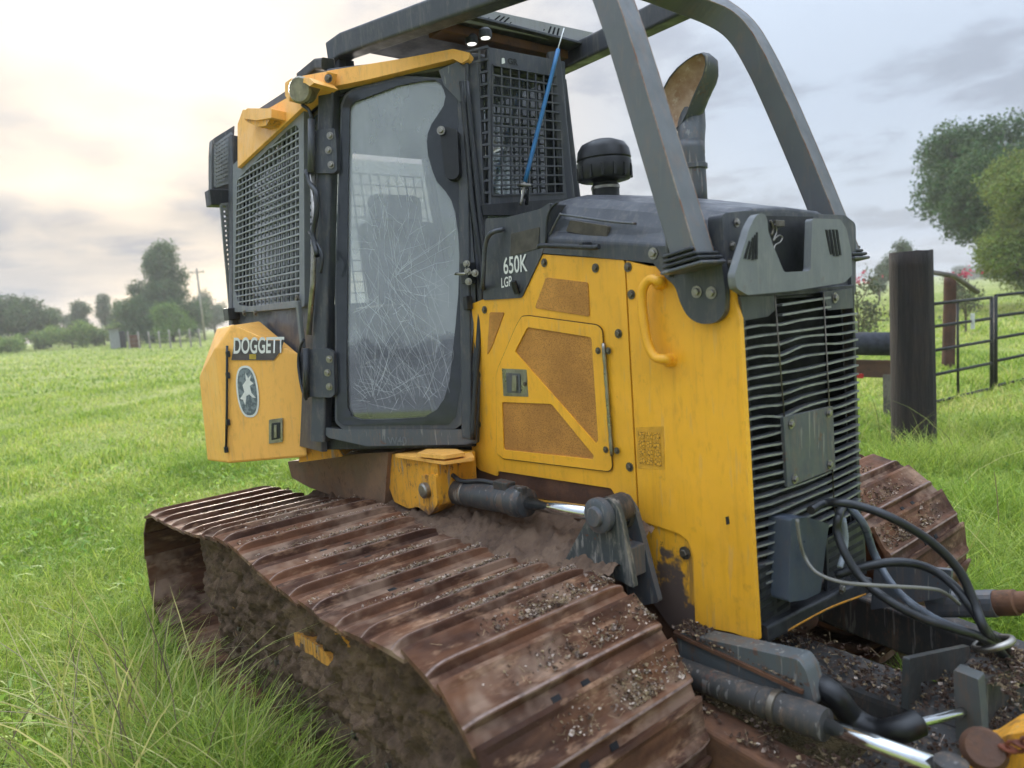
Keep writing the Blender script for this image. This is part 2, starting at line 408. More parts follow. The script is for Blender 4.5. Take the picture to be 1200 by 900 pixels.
# ================================================================ BULLDOZER
YELM2 = paint('scuffed_yellow_paint', (226, 158, 46), .5, .8, s2l((120, 84, 56)), scratch=.5)
DZ = empty('bulldozer', (-.9, 0, GZ))
tag(DZ, 'yellow and dark grey crawler bulldozer with muddy tracks parked in the grass', 'bulldozer')
OUT = Vector((0, -1, 0))
# ---------------------------------------------------------------- tracks
crest = [(-2.33, .672), (-2.0, .690), (-1.70, .712), (-1.48, .738), (-1.28, .770), (-1.09, .798), (-.95, .802), (-.80, .792), (-.698, .780), (-.522, .764), (-.345, .756), (-.17, .756), (0, .757), (.171, .779), (.30, .797), (.40, .806)]
fc, fr_ = (.40, .371), .435
for k in range(1, 24):
    a = math.pi/2 - math.pi*k/24; crest.append((fc[0]+fr_*math.cos(a), fc[1]+fr_*math.sin(a)))
crest += [(.40, -.064), (-2.33, -.096)]
rc, rr_ = (-2.33, .288), .384
for k in range(1, 24):
    a = -math.pi/2 - math.pi*k/24; crest.append((rc[0]+rr_*math.cos(a), rc[1]+rr_*math.sin(a)))
cp = np.array(crest + [crest[0]]); seg = np.hypot(*np.diff(cp, axis=0).T); cum = np.concatenate([[0], np.cumsum(seg)]); TOT = cum[-1]
def on_track(s):
    s %= TOT; return np.array([np.interp(s, cum, cp[:, 0]), np.interp(s, cum, cp[:, 1])])
NSH = round(TOT/.1762); PITCH = TOT/NSH
s_ref = float(np.interp(0.0, cp[:16, 0], cum[:16]))            # a grouser stands at x = 0
prof = [(-.118, -.036), (.066, -.044), (.066, -.033), (.030, -.031), (.013, -.027), (.0075, -.003), (.004, 0), (-.003, 0), (-.008, -.003), (-.020, -.019), (-.036, -.024), (-.092, -.023), (-.108, -.017), (-.120, -.021)]
stn = [(-.355, 0), (-.350, .15), (-.340, .45), (-.325, .75), (-.300, .95), (-.265, 1), (0, 1), (.265, 1), (.30, .95), (.325, .8), (.345, .6), (.355, .45)]
V = []; F = []; mi = []
m = len(prof)
for y, k in stn:
    for s, h in prof: V.append((s, y, h if h < -.0235 else -.024+(h+.024)*k))
for i in range(len(stn)-1):
    for j in range(m):
        a, b = i*m+j, i*m+(j+1) % m; F.append((a, a+m, b+m, b)); mi.append(1 if j == 6 else 0)
F.append(tuple(range(m))); F.append(tuple(range(len(V)-m, len(V)))[::-1]); mi += [0, 0]
for by in (-.085, .02):                              # dark flat patches painted in for bolt holes by the chain
    b0, bf = box_geo((.042, by, -.0325), (.022, .028, .006)); k = len(V); V += [tuple(v) for v in b0]; F += [tuple(i+k for i in f) for f in bf]; mi += [2]*6
shoe_me = pd(V, F)
for mm in (SHOE, EDGE, DARK): shoe_me.materials.append(mm)
shoe_me.polygons.foreach_set('material_index', mi); fixn(shoe_me)
def clampz(x):                                                   # crest height of the top run at x
    return float(np.interp(x, cp[:16, 0], cp[:16, 1]))
def make_track(sy, label):
    yc = sy*.995
    # mud-caked frame: the part that carries the shoes
    nx, nz = 240, 64; V = []; F = []
    for i in range(nx+1):
        x = -1.96 + (2.70)*i/nx
        if x <= .40: zt, zb = clampz(x)-.050, -.02
        else:
            q = math.sqrt(max((fr_-.052)**2-(x-.40)**2, .0004)); zt, zb = fc[1]+q, fc[1]-q
        for j in range(nz+1):
            z = zb + (zt-zb)*j/nz
            nn = noise.fractal(Vector((x*3, z*3, sy*4)), .8, 2.2, 5); n2_ = noise.fractal(Vector((x*13, z*13, 3)), .55, 2.3, 6)
            dep = 1.245 + .04*nn + .034*n2_ - .03*max(0, (.25-z)) - .055*max(0, min(1, (.30-z)/.06))*(.75+.6*nn) - .06*max(0, (-1.80-x)/.16)
            V.append((x, sy*dep, z))
    for i in range(nx):
        for j in range(nz):
            a = i*(nz+1)+j; F.append((a, a+1, a+nz+2, a+nz+1))
    rim = [i*(nz+1) for i in range(nx+1)] + [nx*(nz+1)+j for j in range(1, nz+1)] + [i*(nz+1)+nz for i in range(nx-1, -1, -1)] + [j for j in range(nz-1, 0, -1)]
    kb = len(V); V += [(V[i][0], sy*.80, V[i][2]) for i in rim]
    for q_ in range(len(rim)): F.append((rim[q_], rim[(q_+1) % len(rim)], kb+(q_+1) % len(rim), kb+q_))
    o = link('track', fixn(pd(V, F)), FMUD, DZ, smooth=True); tag(o, label)
    for k in range(NSH):
        s = s_ref + k*PITCH; p = on_track(s); a = on_track(s-.06); b = on_track(s+.05)
        t = np.array(b)-np.array(a); t /= np.hypot(*t)
        T = Vector((t[0], 0, t[1])); Nn = Vector((-t[1], 0, t[0])); Yv = Nn.cross(T)
        sh = bpy.data.objects.new('track_shoe', shoe_me); col.objects.link(sh)
        flip = 1 if sy < 0 else -1
        Mx = Matrix(((T.x, Yv.x*flip, Nn.x, p[0]), (T.y, Yv.y*flip, Nn.y, yc + random.uniform(-.004, .004)), (T.z, Yv.z*flip, Nn.z, p[1]), (0, 0, 0, 1)))
        Mx = Mx @ Matrix.Rotation(random.uniform(-.012, .012), 4, 'Y') @ Matrix.Rotation(random.uniform(-.004, .004), 4, 'Z')
        sh.parent = o; sh.matrix_parent_inverse = o.matrix_world.inverted(); sh.matrix_basis = Mx
    # lower frame rail with its guard bolts
    rl = beam('frame_rail', [(-1.86, sy*1.145, .20), (.30, sy*1.145, .17)], .10, .17, RAILM, o, .012, up=(0, 0, 1))
    beam('frame_rail', [(-1.90, sy*1.13, .0), (-1.90, sy*1.13, .58)], .09, .10, RUSTY, o, .01, up=(1, 0, 0))
    for bx in range(9): bolt((-1.72+.24*bx, sy*1.197, .21-.003*bx), (0, sy, 0), .016, o)
    # drive sprocket and front idler
    n = 26; sp = []
    for k in range(n*2):
        a = math.pi*k/n; r = .30 if k % 2 else .25
        sp.append((rc[0]+r*math.cos(a), sy*1.03, rc[1]+r*math.sin(a)))
    plate('sprocket', sp, BLKD, o, .06, hint=Vector((0, sy, 0)))
    lathe('idler_wheel', [(.05, 0), (.30, .0), (.33, .03), (.33, .12), (.30, .15), (.05, .15)], (fc[0], sy*.92-.075, fc[1]), (0, 1, 0), RUSTY, o)
    # chips, soil and straw lying on the shoes
    V = []; F = []; mi = []
    s0 = float(np.interp(-2.0, cp[:16, 0], cum[:16])); s1 = float(np.interp(.40, cp[:16, 0], cum[:16])) + .62
    kk = int((s0-s_ref)//PITCH); 
    while s_ref+kk*PITCH < s1:
        sc_ = s_ref+kk*PITCH; p = on_track(sc_); a = on_track(sc_-.06); b = on_track(sc_+.05); t = np.array(b)-np.array(a); t /= np.hypot(*t)
        T = Vector((t[0], 0, t[1])); Nn = Vector((-t[1], 0, t[0]))
        front = sc_ > s1-.62
        cnt = random.choice((500, 900, 1500, 1900)) if not front else 1100
        if sc_ < s_ref-1.3: cnt = 420
        yc0 = random.uniform(.0, .16); wd = random.uniform(.09, .17)
        if front: yc0, wd = .14, .13
        for _ in range(int(cnt)):
            u_ = random.gauss(yc0, wd); u_ = max(-.34, min(.345, u_))
            if noise.noise(Vector((u_*14, kk*1.7, 0)))+random.uniform(-.35, .5) < 0: continue
            sl = -.018 - abs(random.gauss(0, .028 if not front else .05)); sl = max(sl, -.112)
            hh = -.022 + random.random()*.005 + (.027*math.exp(-((sl+.010)/.034)**2)*random.random()**.35 if not front else .012*math.exp(-((sl+.02)/.025)**2))
            c = Vector((p[0], yc - sy*u_, p[1])) + T*sl + Nn*hh
            straw = random.random() < .3
            l_, w_ = (random.uniform(.012, .035), .0012) if straw else (random.uniform(.003, .008) if not front or random.random() < .93 else random.uniform(.010, .017),)*2
            d = Vector((random.gauss(0, 1), random.gauss(0, 1), random.gauss(0, .35))).normalized(); e = d.cross(Vector((random.gauss(0, .5), random.gauss(0, .5), 1))).normalized()
            g = d.cross(e)*w_*.6
            d *= l_/2; e *= w_/2*random.uniform(.6, 1.2)
            k0 = len(V); V += [c-d-e, c+d-e, c+d+e, c-d+e, c+g]
            F += [(k0, k0+1, k0+4), (k0+1, k0+2, k0+4), (k0+2, k0+3, k0+4), (k0+3, k0, k0+4)]
            q = 2 if straw else random.choices((0, 1, 2, 3), (.46, .22, .16, .16) if not front else (.22, .38, .18, .22))[0]; mi += [q]*4
        kk += 1
    me = pd(V, F)
    for mm in (CH1, CH2, CH3, CH4): me.materials.append(mm)
    me.polygons.foreach_set('material_index', mi)
    tag(link('debris', me, None, o), 'pale wood chips soil and straw lying on the shoes', kind='stuff')
    return o
BAREP = paint('mud_bitten_yellow', (206, 144, 54), .7, 1.0, s2l((96, 76, 60)), scratch=.8)
RAILM = rustm('mud_smeared_rail', (104, 86, 72), (132, 112, 94), (170, 122, 62), 6, .85, .6)
CH1 = plain('pale_chip', (216, 198, 182), .9, 0, .15); CH2 = plain('soil_crumb', (92, 70, 56), .95, 0, .2)
CH3 = plain('straw', (168, 146, 112), .9, 0, .2); CH4 = plain('grey_chip', (142, 122, 108), .9, 0, .15)
nt_ = make_track(-1, 'near crawler track with mud packed frame and brown shoes')
for q in ([(-.626,-1.252,0.477),(-.558,-1.252,0.488),(-.479,-1.252,0.494),(-.404,-1.252,0.497),(-.347,-1.252,0.497),(-.298,-1.252,0.473),(-.332,-1.252,0.446),(-.389,-1.252,0.441),(-.462,-1.252,0.441),(-.534,-1.252,0.429),(-.624,-1.252,0.422)], [(-1.417,-1.25,0.42),(-1.292,-1.25,0.433),(-1.174,-1.25,0.447),(-1.043,-1.25,0.457),(-1.035,-1.25,0.417),(-1.145,-1.25,0.404),(-1.239,-1.25,0.388),(-1.409,-1.25,0.371)]):
    plate('bare_paint', rnd(q, .01), BAREP, nt_, .05, bevel=.006)
make_track(1, 'far crawler track mostly hidden behind the hood')

# ---------------------------------------------------------------- hull between the tracks
hull = box('hull', (-.62, 0, .66), (2.5, .70, .66), RUSTY, DZ, .02)
plate('frame_plate', rnd([(-1.95, -.362, .60), (-1.95, -.362, .93), (-.6, -.362, .97), (.36, -.362, 1.03), (.40, -.362, .60)], .03), RUSTY, DZ, .03)
# soil heaped between the frame plate and the shoes
V = []; F = []; nx, ny = 240, 32
for i in range(nx+1):
    x = -1.9+2.35*i/nx
    for j in range(ny+1):
        y = -.70+.31*j/ny; t = j/ny
        z = clampz(min(x, .4))-.055 + .13*t**1.6 + .03*noise.fractal(Vector((x*6, y*6, 0)), .8, 2.1, 5) + .035*abs(noise.noise(Vector((x*23, y*23, 1)))) + .02*abs(noise.noise(Vector((x*51, y*51, 1))))
        if t < .15: z -= .05
        V.append((x, y, z))
for i in range(nx):
    for j in range(ny):
        a = i*(ny+1)+j; F.append((a, a+ny+1, a+ny+2, a+1))
tag(link('packed_soil', pd(V, F), MUDM, hull, smooth=True), 'brown soil packed beside the frame', kind='stuff')
# final-drive case below the tank
plate('final_drive_case', rnd([(-2.158,-.62,0.831),(-1.214,-.62,0.986),(-.91,-.62,1.029),(-1.004,-.62,0.741),(-1.463,-.62,0.715),(-1.876,-.62,0.716),(-2.118,-.62,0.737)], .01), rustm('stained_case_steel', (122, 96, 76), (150, 118, 92), (96, 72, 56), 5, .7, .3), DZ, .25, bevel=.01)
# lift-cylinder mount
yb = plate('cylinder_mount', rnd([(-.989,-.6,1.012),(-.532,-.6,1.038),(-.535,-.6,0.935),(-.537,-.6,0.838),(-.634,-.6,0.775),(-.721,-.6,0.798),(-.813,-.6,0.774),(-.934,-.6,0.785),(-.995,-.6,0.892)], .012), YELD, DZ, .20, bevel=.006)
plate('mount_cap', rnd([(-.819,-.64,1.035),(-.475,-.604,1.035),(-.427,-.481,1.035),(-.559,-.402,1.035),(-.782,-.492,1.035)], .01), YEL2, DZ, .014, hint=Vector((0, 0, 1)))
plate('mount_cap', rnd([(-.63,-.638,1.06),(-.474,-.602,1.06),(-.45,-.511,1.06),(-.545,-.488,1.06),(-.67,-.561,1.06)], .01), YEL2, DZ, .016, hint=Vector((0, 0, 1)))
plate('lug', rnd([(-.664,-.615,0.953),(-.532,-.615,0.975),(-.532,-.615,0.849),(-.579,-.615,0.804),(-.663,-.615,0.835)], .02), YELD, yb, .03, bevel=.005)
lathe('pin', [(.001, 0), (.034, .0), (.034, .02), (.026, .026), (.001, .026)], (-.611,-.615,0.896), (0, -1, 0), STEEL, yb, 16)
# lift cylinder
CYLM = paint('grimy_cylinder_paint', (64, 66, 68), .38, .85, s2l((112, 92, 76)), scratch=.5)
c0, c1, c2 = Vector((-.66, -.50, .868)), Vector((-.06, -.50, .905)), Vector((.345, -.50, .928))
ax = (c2-c0).normalized()
lc = lathe('lift_cylinder', [(.02, 0), (.052, .0), (.056, .02), (.056, .50), (.062, .505), (.062, .555), (.054, .565), (.054, .585), (.03, .59)], c0, ax, CYLM, DZ, 28)
tube('rod', [c0+ax*.57, c0+ax*1.0], .0255, CHROME, lc, 20)
lathe('clamp_band', [(.0575, 0), (.0585, .003), (.0585, .013), (.0575, .016)], c0+ax*.19, ax, STEEL, lc, 28)
tube('hydraulic_pipe', [c0+Vector((.05, -.01, .07)), c0+Vector((.12, -.025, .085)), c0+Vector((.2, -.03, .07)), c0+Vector((.32, -.01, .085)), c0+Vector((.42, 0, .08))], .010, BLK, lc, 8, 5)
box('port_block', c0+Vector((.46, -.01, .085)), (.09, .045, .04), BLKD, lc)
box('port_block', c0+Vector((.56, -.01, .08)), (.05, .03, .035), BLKD, lc)
# rocker bracket at the rod end
rk = plate('rocker_plate', rnd([(0.186,-.565,0.757),(0.319,-.565,0.942),(0.363,-.565,1.002),(0.41,-.565,1.016),(0.445,-.565,0.999),(0.463,-.565,0.952),(0.501,-.565,0.736),(0.366,-.565,0.759)], .012), paint('chipped_dark_steel', (66, 71, 70), .5, .9, s2l((158, 150, 138)), scratch=.9), DZ, .022, bevel=.004)
plate('rocker_plate', rnd([(0.276,-.455,0.931),(0.32,-.455,0.981),(0.384,-.455,0.998),(0.425,-.455,0.952),(0.506,-.455,0.656),(0.385,-.455,0.603)], .012), GRY2, DZ, .022, bevel=.004)
box('spacer', (.44, -.51, .80), (.05, .10, .10), GRY2, rk)
pn = (0.386,-.565,0.96)
lathe('pin_boss', [(.02, 0), (.052, .0), (.058, .008), (.058, .03), (.05, .035), (.034, .036), (.030, .052), (.002, .053)], Vector(pn), (0, -1, 0), GRY2, rk, 22)
lathe('rod_eye', [(.02, 0), (.05, .0), (.05, .075), (.02, .075)], Vector((pn[0], -.54, pn[2])), (0, 1, 0), BLKD, rk, 22)
lathe('pin_boss', [(.02, 0), (.06, .0), (.06, .03), (.02, .03)], Vector((0.367,-.45,0.94)), (0, -1, 0), BLKD, rk, 22)

# ---------------------------------------------------------------- hood: yellow side panels
YS = -.37
rearp = plate('hood_panel', rnd([(-.036,-.37,1.839),(0.365,-.37,1.778),(0.36,-.37,0.883),(0.324,-.37,0.895),(0.257,-.37,0.961),(0.242,-.37,0.98),(-.414,-.37,0.955),(-.423,-.37,0.931),(-.551,-.37,0.941),(-.604,-.37,0.977),(-.509,-.37,1.678),(-.416,-.37,1.694),(-.178,-.37,1.688)], .008), YEL, DZ, .022, bevel=.004)
frontp = plate('hood_panel', rnd([(0.372,-.37,1.777),(0.473,-.37,1.748),(0.6,-.37,1.737),(0.754,-.37,1.708),(0.79,-.37,1.577),(0.811,-.37,0.591),(0.722,-.37,0.592),(0.583,-.37,0.571),(0.587,-.37,0.812),(0.569,-.37,0.857),(0.533,-.37,0.873),(0.368,-.37,0.885)], .008), YEL, DZ, .022, bevel=.004)
plate('skirt_panel', rnd([(0.36,-.362,0.893),(0.544,-.362,0.882),(0.602,-.362,0.842),(0.613,-.362,0.543),(0.481,-.362,0.521),(0.382,-.362,0.609)], .008), YELM, DZ, .012, bevel=.003)
bolt(Vector((0.552,-.365,0.809)), OUT, .014, frontp)
plate('hood_panel', [(-.52, .37, .98), (.42, .37, .95), (.735, .37, .62), (.735, .37, 1.705), (.36, .37, 1.775), (-.06, .37, 1.84), (-.42, .37, 1.70)], YEL, DZ, .022, hint=Vector((0, 1, 0)))
plate('bay_lining', [(.0, .335, .70), (.77, .335, .66), (.75, .335, 1.68), (.0, .335, 1.8)], DARK, DZ, .01, hint=Vector((0, 1, 0)), bevel=0)
bk = plate('panel_backing', [(-.52, -.345, 1.0), (.75, -.345, .72), (.78, -.345, 1.66), (-.06, -.345, 1.80), (-.42, -.345, 1.70)], BLK, DZ, .02, bevel=0)
box('engine_bay', (.15, 0, 1.3), (1.1, .6, .9), DARK, DZ, 0)
for px in ([(-.029,-.371,1.807),(0.233,-.371,1.764),(0.322,-.371,1.534),(0.338,-.371,1.071),(-.421,-.371,1.648),(-.502,-.371,1.371),(-.528,-.371,1.151)]): bolt(px, OUT, .0105, rearp)
for px in ([(0.381,-.371,1.754),(0.389,-.371,1.663)]): bolt(px, OUT, .0105, frontp)
# access door with three vents
DO = [(-.176,-.374,1.611),(-.135,-.374,1.612),(0.228,-.374,1.566),(0.251,-.374,1.55),(0.26,-.374,1.059),(0.243,-.374,1.044),(-.366,-.374,1.018),(-.405,-.374,1.036),(-.37,-.374,1.371),(-.348,-.374,1.408),(-.218,-.374,1.571)]
V1 = [(-.145,-.374,1.569),(0.199,-.374,1.524),(0.201,-.374,1.152),(0.187,-.374,1.138),(-.235,-.374,1.472)]
V2 = [(-.343,-.374,1.261),(-.036,-.374,1.271),(0.175,-.374,1.092),(0.165,-.374,1.078),(-.356,-.374,1.056)]
V3 = [(-.024,-.372,1.752),(0.193,-.372,1.717),(0.191,-.372,1.597),(-.099,-.372,1.641)]
V4 = [(-.386,-.372,1.636),(-.289,-.372,1.632),(-.386,-.372,1.497),(-.426,-.372,1.457)]
ad = plate('access_door', rnd(DO, .012), YEL, DZ, .010, holes=[rnd(V1, .012), rnd(V2, .012)], bevel=.0022, shift=.004)
for q in (V1, V2): plate('vent_mesh', rnd(q, .012), MESHV, ad, .006, bevel=0, shift=-.0015)
for q in (V3, V4): plate('vent_mesh', rnd(q, .01), MESHV, rearp, .004, bevel=.0015, shift=.0015)
# door gap, hinge, latch
gap = [Vector(p)+Vector((0, -.0012, 0)) for p in rnd(DO, .012)]
V, F = sweep_geo(gap+[gap[0], gap[1]], rect(.006, .002), up=(0, -1, 0)); link('door_gap', pd(V, F), DARK, rearp)
h0, h1 = [Vector(p) for p in [(0.259,-.382,1.503),(0.267,-.382,1.104)]]
tube('hinge', [h0+(h1-h0)*k/20 for k in range(21)], .0075, STEEL, ad, 10, scale=[1 if k % 4 else .8 for k in range(21)])
for px in ([(0.228,-.378,1.476),(0.277,-.378,1.476),(0.236,-.378,1.122),(0.289,-.378,1.124)]): bolt(px, OUT, .008, ad)
lt = plate('latch', rnd([(-.325,-.379,1.402),(-.168,-.379,1.401),(-.169,-.379,1.292),(-.328,-.379,1.287)], .004), STEEL, ad, .010, bevel=.002)
plate('latch', rnd([(-.295,-.382,1.385),(-.208,-.382,1.384),(-.212,-.382,1.304),(-.299,-.382,1.303)], .006), GRY2, ad, .008, bevel=.002)
plate('latch', rnd([(-.25,-.388,1.376),(-.223,-.388,1.377),(-.23,-.388,1.314),(-.258,-.388,1.313)], .002), STEEL, ad, .008, bevel=.001)
bolt(Vector((-.181,-.382,1.343)), OUT, .006, ad)
# grab handle and warning decal on the front panel
GP = [(0.541,-.415,1.696),(0.515,-.415,1.706),(0.486,-.415,1.692),(0.47,-.415,1.655),(0.472,-.415,1.587),(0.484,-.415,1.504),(0.512,-.415,1.46),(0.552,-.415,1.453)]
hp = [Vector((0.515,-.37,1.691))] + [Vector(p) for p in GP] + [Vector((0.537,-.37,1.445))]
tube('grab_handle', hp, .0155, YEL, frontp, 12, 5)
for p in (hp[0], hp[-1]): lathe('handle_boss', [(.02, 0), (.024, .0), (.02, .02), (.015, .03)], p, (0, -1, 0), YEL, frontp, 14)
plate('warning_decal', [(0.376,-.371,1.213),(0.493,-.371,1.226),(0.491,-.371,1.08),(0.373,-.371,1.07)], plain('decal_tan', (226, 164, 48), .55, 0, .1), frontp, .0008, bevel=0)
db = MB('decal_print'); vv = db.n('ShaderNodeTexVoronoi', feature='DISTANCE_TO_EDGE'); vv.inputs['Scale'].default_value = 95; db.l(db.tc.outputs['Object'], vv.inputs['Vector'])
db.col(db.mix(db.ramp(vv.outputs['Distance'], .03, .12), s2l((120, 84, 30)), s2l((226, 164, 48)))); db.rough(.55)
for x0 in range(3):
    for y0 in range(4):
        a, b = Vector((0.383,-.373,1.205)), Vector((0.481,-.373,1.087))
        u0_, u1_ = a.x+(b.x-a.x)*(x0+.08)/3, a.x+(b.x-a.x)*(x0+.92)/3; w0_, w1_ = a.z+(b.z-a.z)*(y0+.1)/4, a.z+(b.z-a.z)*(y0+.9)/4
        plate('decal_print', [(u0_, a.y, w0_), (u1_, a.y, w0_), (u1_, a.y, w1_), (u0_, a.y, w1_)], db.m, frontp, .0006, bevel=0)
# scratch-like stencil mark
plate('stencil_mark', rnd([(0.716,-.371,0.962),(0.728,-.371,0.967),(0.73,-.371,0.943),(0.718,-.371,0.938)], .001), SOOT_M if 'SOOT_M' in globals() else BLK, frontp, .0006, bevel=0)

# ---------------------------------------------------------------- hood: dark upper cowl
st = [(-.06, 1.845, 2.035), (.05, 1.828, 2.033), (.256, 1.795, 1.994), (.406, 1.77, 1.962), (.56, 1.742, 1.925), (.663, 1.722, 1.898), (.745, 1.706, 1.878)]
V = []; F = []; sec = []
for x, zy, zs in st:
    half = [(-.374, zy+.002), (-.374, zy+.06), (-.352, zy+.085), (-.335, zs-.075), (-.305, zs-.03), (-.27, zs), (-.20, zs+.018), (0, zs+.026)]
    ring = half + [(-y, z) for y, z in half[::-1][1:]]; sec.append(len(ring)); V += [(x, y, z) for y, z in ring]
m = sec[0]
for i in range(len(st)-1):
    for j in range(m-1):
        a = i*m+j; F.append((a, a+1, a+m+1, a+m))
F += [tuple(range(m)), tuple(range(len(V)-m, len(V)))[::-1]]
hood = link('hood', fixn(pd(V, F)), GRY, DZ, bevel=.008)
cowl = plate('cowl', rnd([(-.361,-.376,2.018),(-.235,-.376,2.003),(-.031,-.376,2.005),(0.031,-.376,2.02),(0.005,-.376,1.947),(-.006,-.376,1.88),(-.04,-.376,1.833),(-.171,-.376,1.684),(-.421,-.376,1.688)], .012), GRY, DZ, .752, bevel=.012)
tube('cowl_seam', [(-.005,-.378,1.874),(0.009,-.378,1.959),(0.036,-.378,1.998),(0.074,-.378,2.014)], .005, BLK, cowl, 8, 4)
plate('vent_mesh', rnd([(-.202,-.379,1.936),(-.035,-.379,1.94),(-.048,-.379,1.863),(-.217,-.379,1.851)], .006), plain('brown_mesh', (86, 80, 72), .8, 0, .2), cowl, .006)
plate('vent_mesh', rnd([(0.111,-.36,1.945),(0.29,-.36,1.9),(0.283,-.36,1.858),(0.085,-.36,1.909)], .006), plain('brown_mesh_b', (92, 84, 74), .8, 0, .2), hood, .03)
tube('raised_edge', [(-.019,-.364,1.882),(0.059,-.364,1.965),(0.086,-.364,1.967),(0.295,-.364,1.916),(0.418,-.364,1.891)], .0045, GRY2, hood, 6, 4)
tube('cowl_handle', [(-.007,-.415,1.865),(0.035,-.415,1.864),(0.257,-.415,1.832),(0.297,-.415,1.831)], .009, BLK, cowl, 10, 3)
box('handle_post', (.215, -.395, 1.845), (.02, .05, .02), BLK, cowl)
tube('grab_loop', [Vector((-.409,-.38,1.737))] + [Vector(p) for p in [(-.353,-.42,1.762),(-.327,-.42,1.88),(-.303,-.42,1.931),(-.262,-.42,1.95)]] + [Vector((-.246,-.38,1.958))], .0095, GRY, cowl, 10, 5)
lathe('knob', [(.004, 0), (.012, .0), (.014, .03), (.012, .05), (.004, .055)], Vector((-.184,-.385,1.702)), (0, -.3, 1), RUBBER, cowl, 14)
UPH = (-.012, 0, 1)
p = Vector((-.268,-.379,1.785)); q = Vector((-.106,-.379,1.785))
text('model_number', '650K', p, q-p, UPH, .092, WHITE, cowl, shear=.12, xs=.74)
p = Vector((-.289,-.379,1.731)); q = Vector((-.209,-.379,1.737))
text('model_number', 'LGP', p, q-p, UPH, .055, WHITE, cowl, shear=.12, xs=.72)
# air pre-cleaner on the hood
pcx, pcz = -.04, 2.05
pc = lathe('air_precleaner', [(.055, 0), (.056, .055), (.05, .06), (.05, .066), (.07, .068), (.102, .075), (.108, .085), (.110, .145), (.106, .152), (.110, .158), (.104, .192), (.088, .216), (.05, .232), (.002, .238)], (pcx, 0, pcz+.006), (0, 0, 1), RUBBER, DZ, 30)
lathe('clamp_band', [(.055, 0), (.058, .002), (.058, .012), (.055, .014)], (pcx, 0, pcz+.045), (0, 0, 1), STEEL, pc, 26)
for k in range(14):
    a = 2*math.pi*k/14; box('rib', (pcx+.109*math.cos(a), .109*math.sin(a), pcz+.11), (.008, .012, .05), RUBBER, pc, .002, Matrix.Rotation(a, 3, 'Z'))
# exhaust stack with its slanted open mouth
ey = .165
EX = [Vector((.262, ey, 1.97)), Vector((.262, ey, 2.05)), Vector((.260, ey, 2.15)), Vector((.258, ey, 2.20)), Vector((.257, ey+.006, 2.225))]
ex = tube('exhaust_stack', EX, .054, GRY2, DZ, 22)
lathe('collar', [(.058, 0), (.061, .002), (.061, .018), (.056, .02)], (.2605, ey, 2.125), (0, 0, 1), GRY2, ex, 24)
lathe('flange', [(.10, 0), (.11, 0), (.11, .012), (.06, .014)], (.262, ey, 1.975), (0, 0, 1), GRY, ex, 26)
# curved elbow leaning back to front, cut open towards the machine's right side
V = []; F = []; n = 26; rows = 12; MO = Vector((.30, ey, 0))
mouth = [Vector(p) for p in [(0.144,0.15,2.413),(0.168,0.15,2.455),(0.199,0.15,2.485),(0.24,0.15,2.508),(0.284,0.15,2.522),(0.323,0.15,2.529),(0.353,0.15,2.526),(0.367,0.15,2.509),(0.366,0.15,2.48),(0.349,0.15,2.445),(0.321,0.15,2.413),(0.292,0.15,2.377),(0.266,0.15,2.34),(0.236,0.15,2.306),(0.203,0.15,2.292),(0.175,0.15,2.305),(0.148,0.15,2.344),(0.138,0.15,2.382)]]
mc = sum(mouth, Vector())/len(mouth); mn = len(mouth)
mouth = [p+Vector((0, -.10*(p.z-mc.z)-.01, 0)) for p in mouth]
back = []
axis_pts = catmull([EX[-1], Vector((.285, ey+.02, 2.42)), Vector((.335, ey+.03, 2.50)), Vector((.38, ey+.02, 2.56))], 4)
V = [tuple(p) for p in mouth]; 
for ring, (sc, dy) in enumerate(((1.03, .010), (1.02, .03), (.95, .05), (.7, .07), (.1, .078))):
    V += [tuple(mc + (p-mc)*sc + Vector((.012*ring, dy, -.004*ring))) for p in mouth]
for r_ in range(5):
    for k in range(mn):
        a, b = r_*mn+k, r_*mn+(k+1) % mn; F.append((a, b, b+mn, a+mn))
F.append(tuple(range(5*mn, 6*mn)))
eb = link('exhaust_bowl', fixn(pd(V, F)), GRY2, ex, smooth=True); so_ = eb.modifiers.new('solid', 'SOLIDIFY'); so_.thickness = .004
SOOTB = rustm('sooty_exhaust_bore', (186, 156, 132), (158, 122, 98), (204, 184, 164), 9, .8, .3)
V = [tuple(mc+(p-mc)*.985+Vector((0, .004, 0))) for p in mouth]
for ring, (sc, dy) in enumerate(((.95, .014), (.82, .026), (.5, .036), (.1, .040))): V += [tuple(mc+(p-mc)*sc+Vector((.01*ring, dy-.004, 0))) for p in mouth]
F = []
for r_ in range(4):
    for k in range(mn):
        a, b = r_*mn+k, r_*mn+(k+1) % mn; F.append((a, b, b+mn, a+mn))
F.append(tuple(range(4*mn, 5*mn)))
link('exhaust_bore', pd(V, F), SOOTB, ex, smooth=True)
tube('exhaust_neck', [Vector((.258, ey, 2.18)), Vector((.250, ey+.015, 2.24)), Vector((.236, ey+.045, 2.30)), Vector((.228, ey+.065, 2.36)), Vector((.228, ey+.07, 2.42))], .055, GRY2, ex, 22, 4, scale=[1-.025*max(0, i-8) for i in range(17)])
tube('exhaust_neck', [Vector((.10, .28, 1.99)), Vector((.16, .26, 2.03))], .03, GRY, ex, 10)

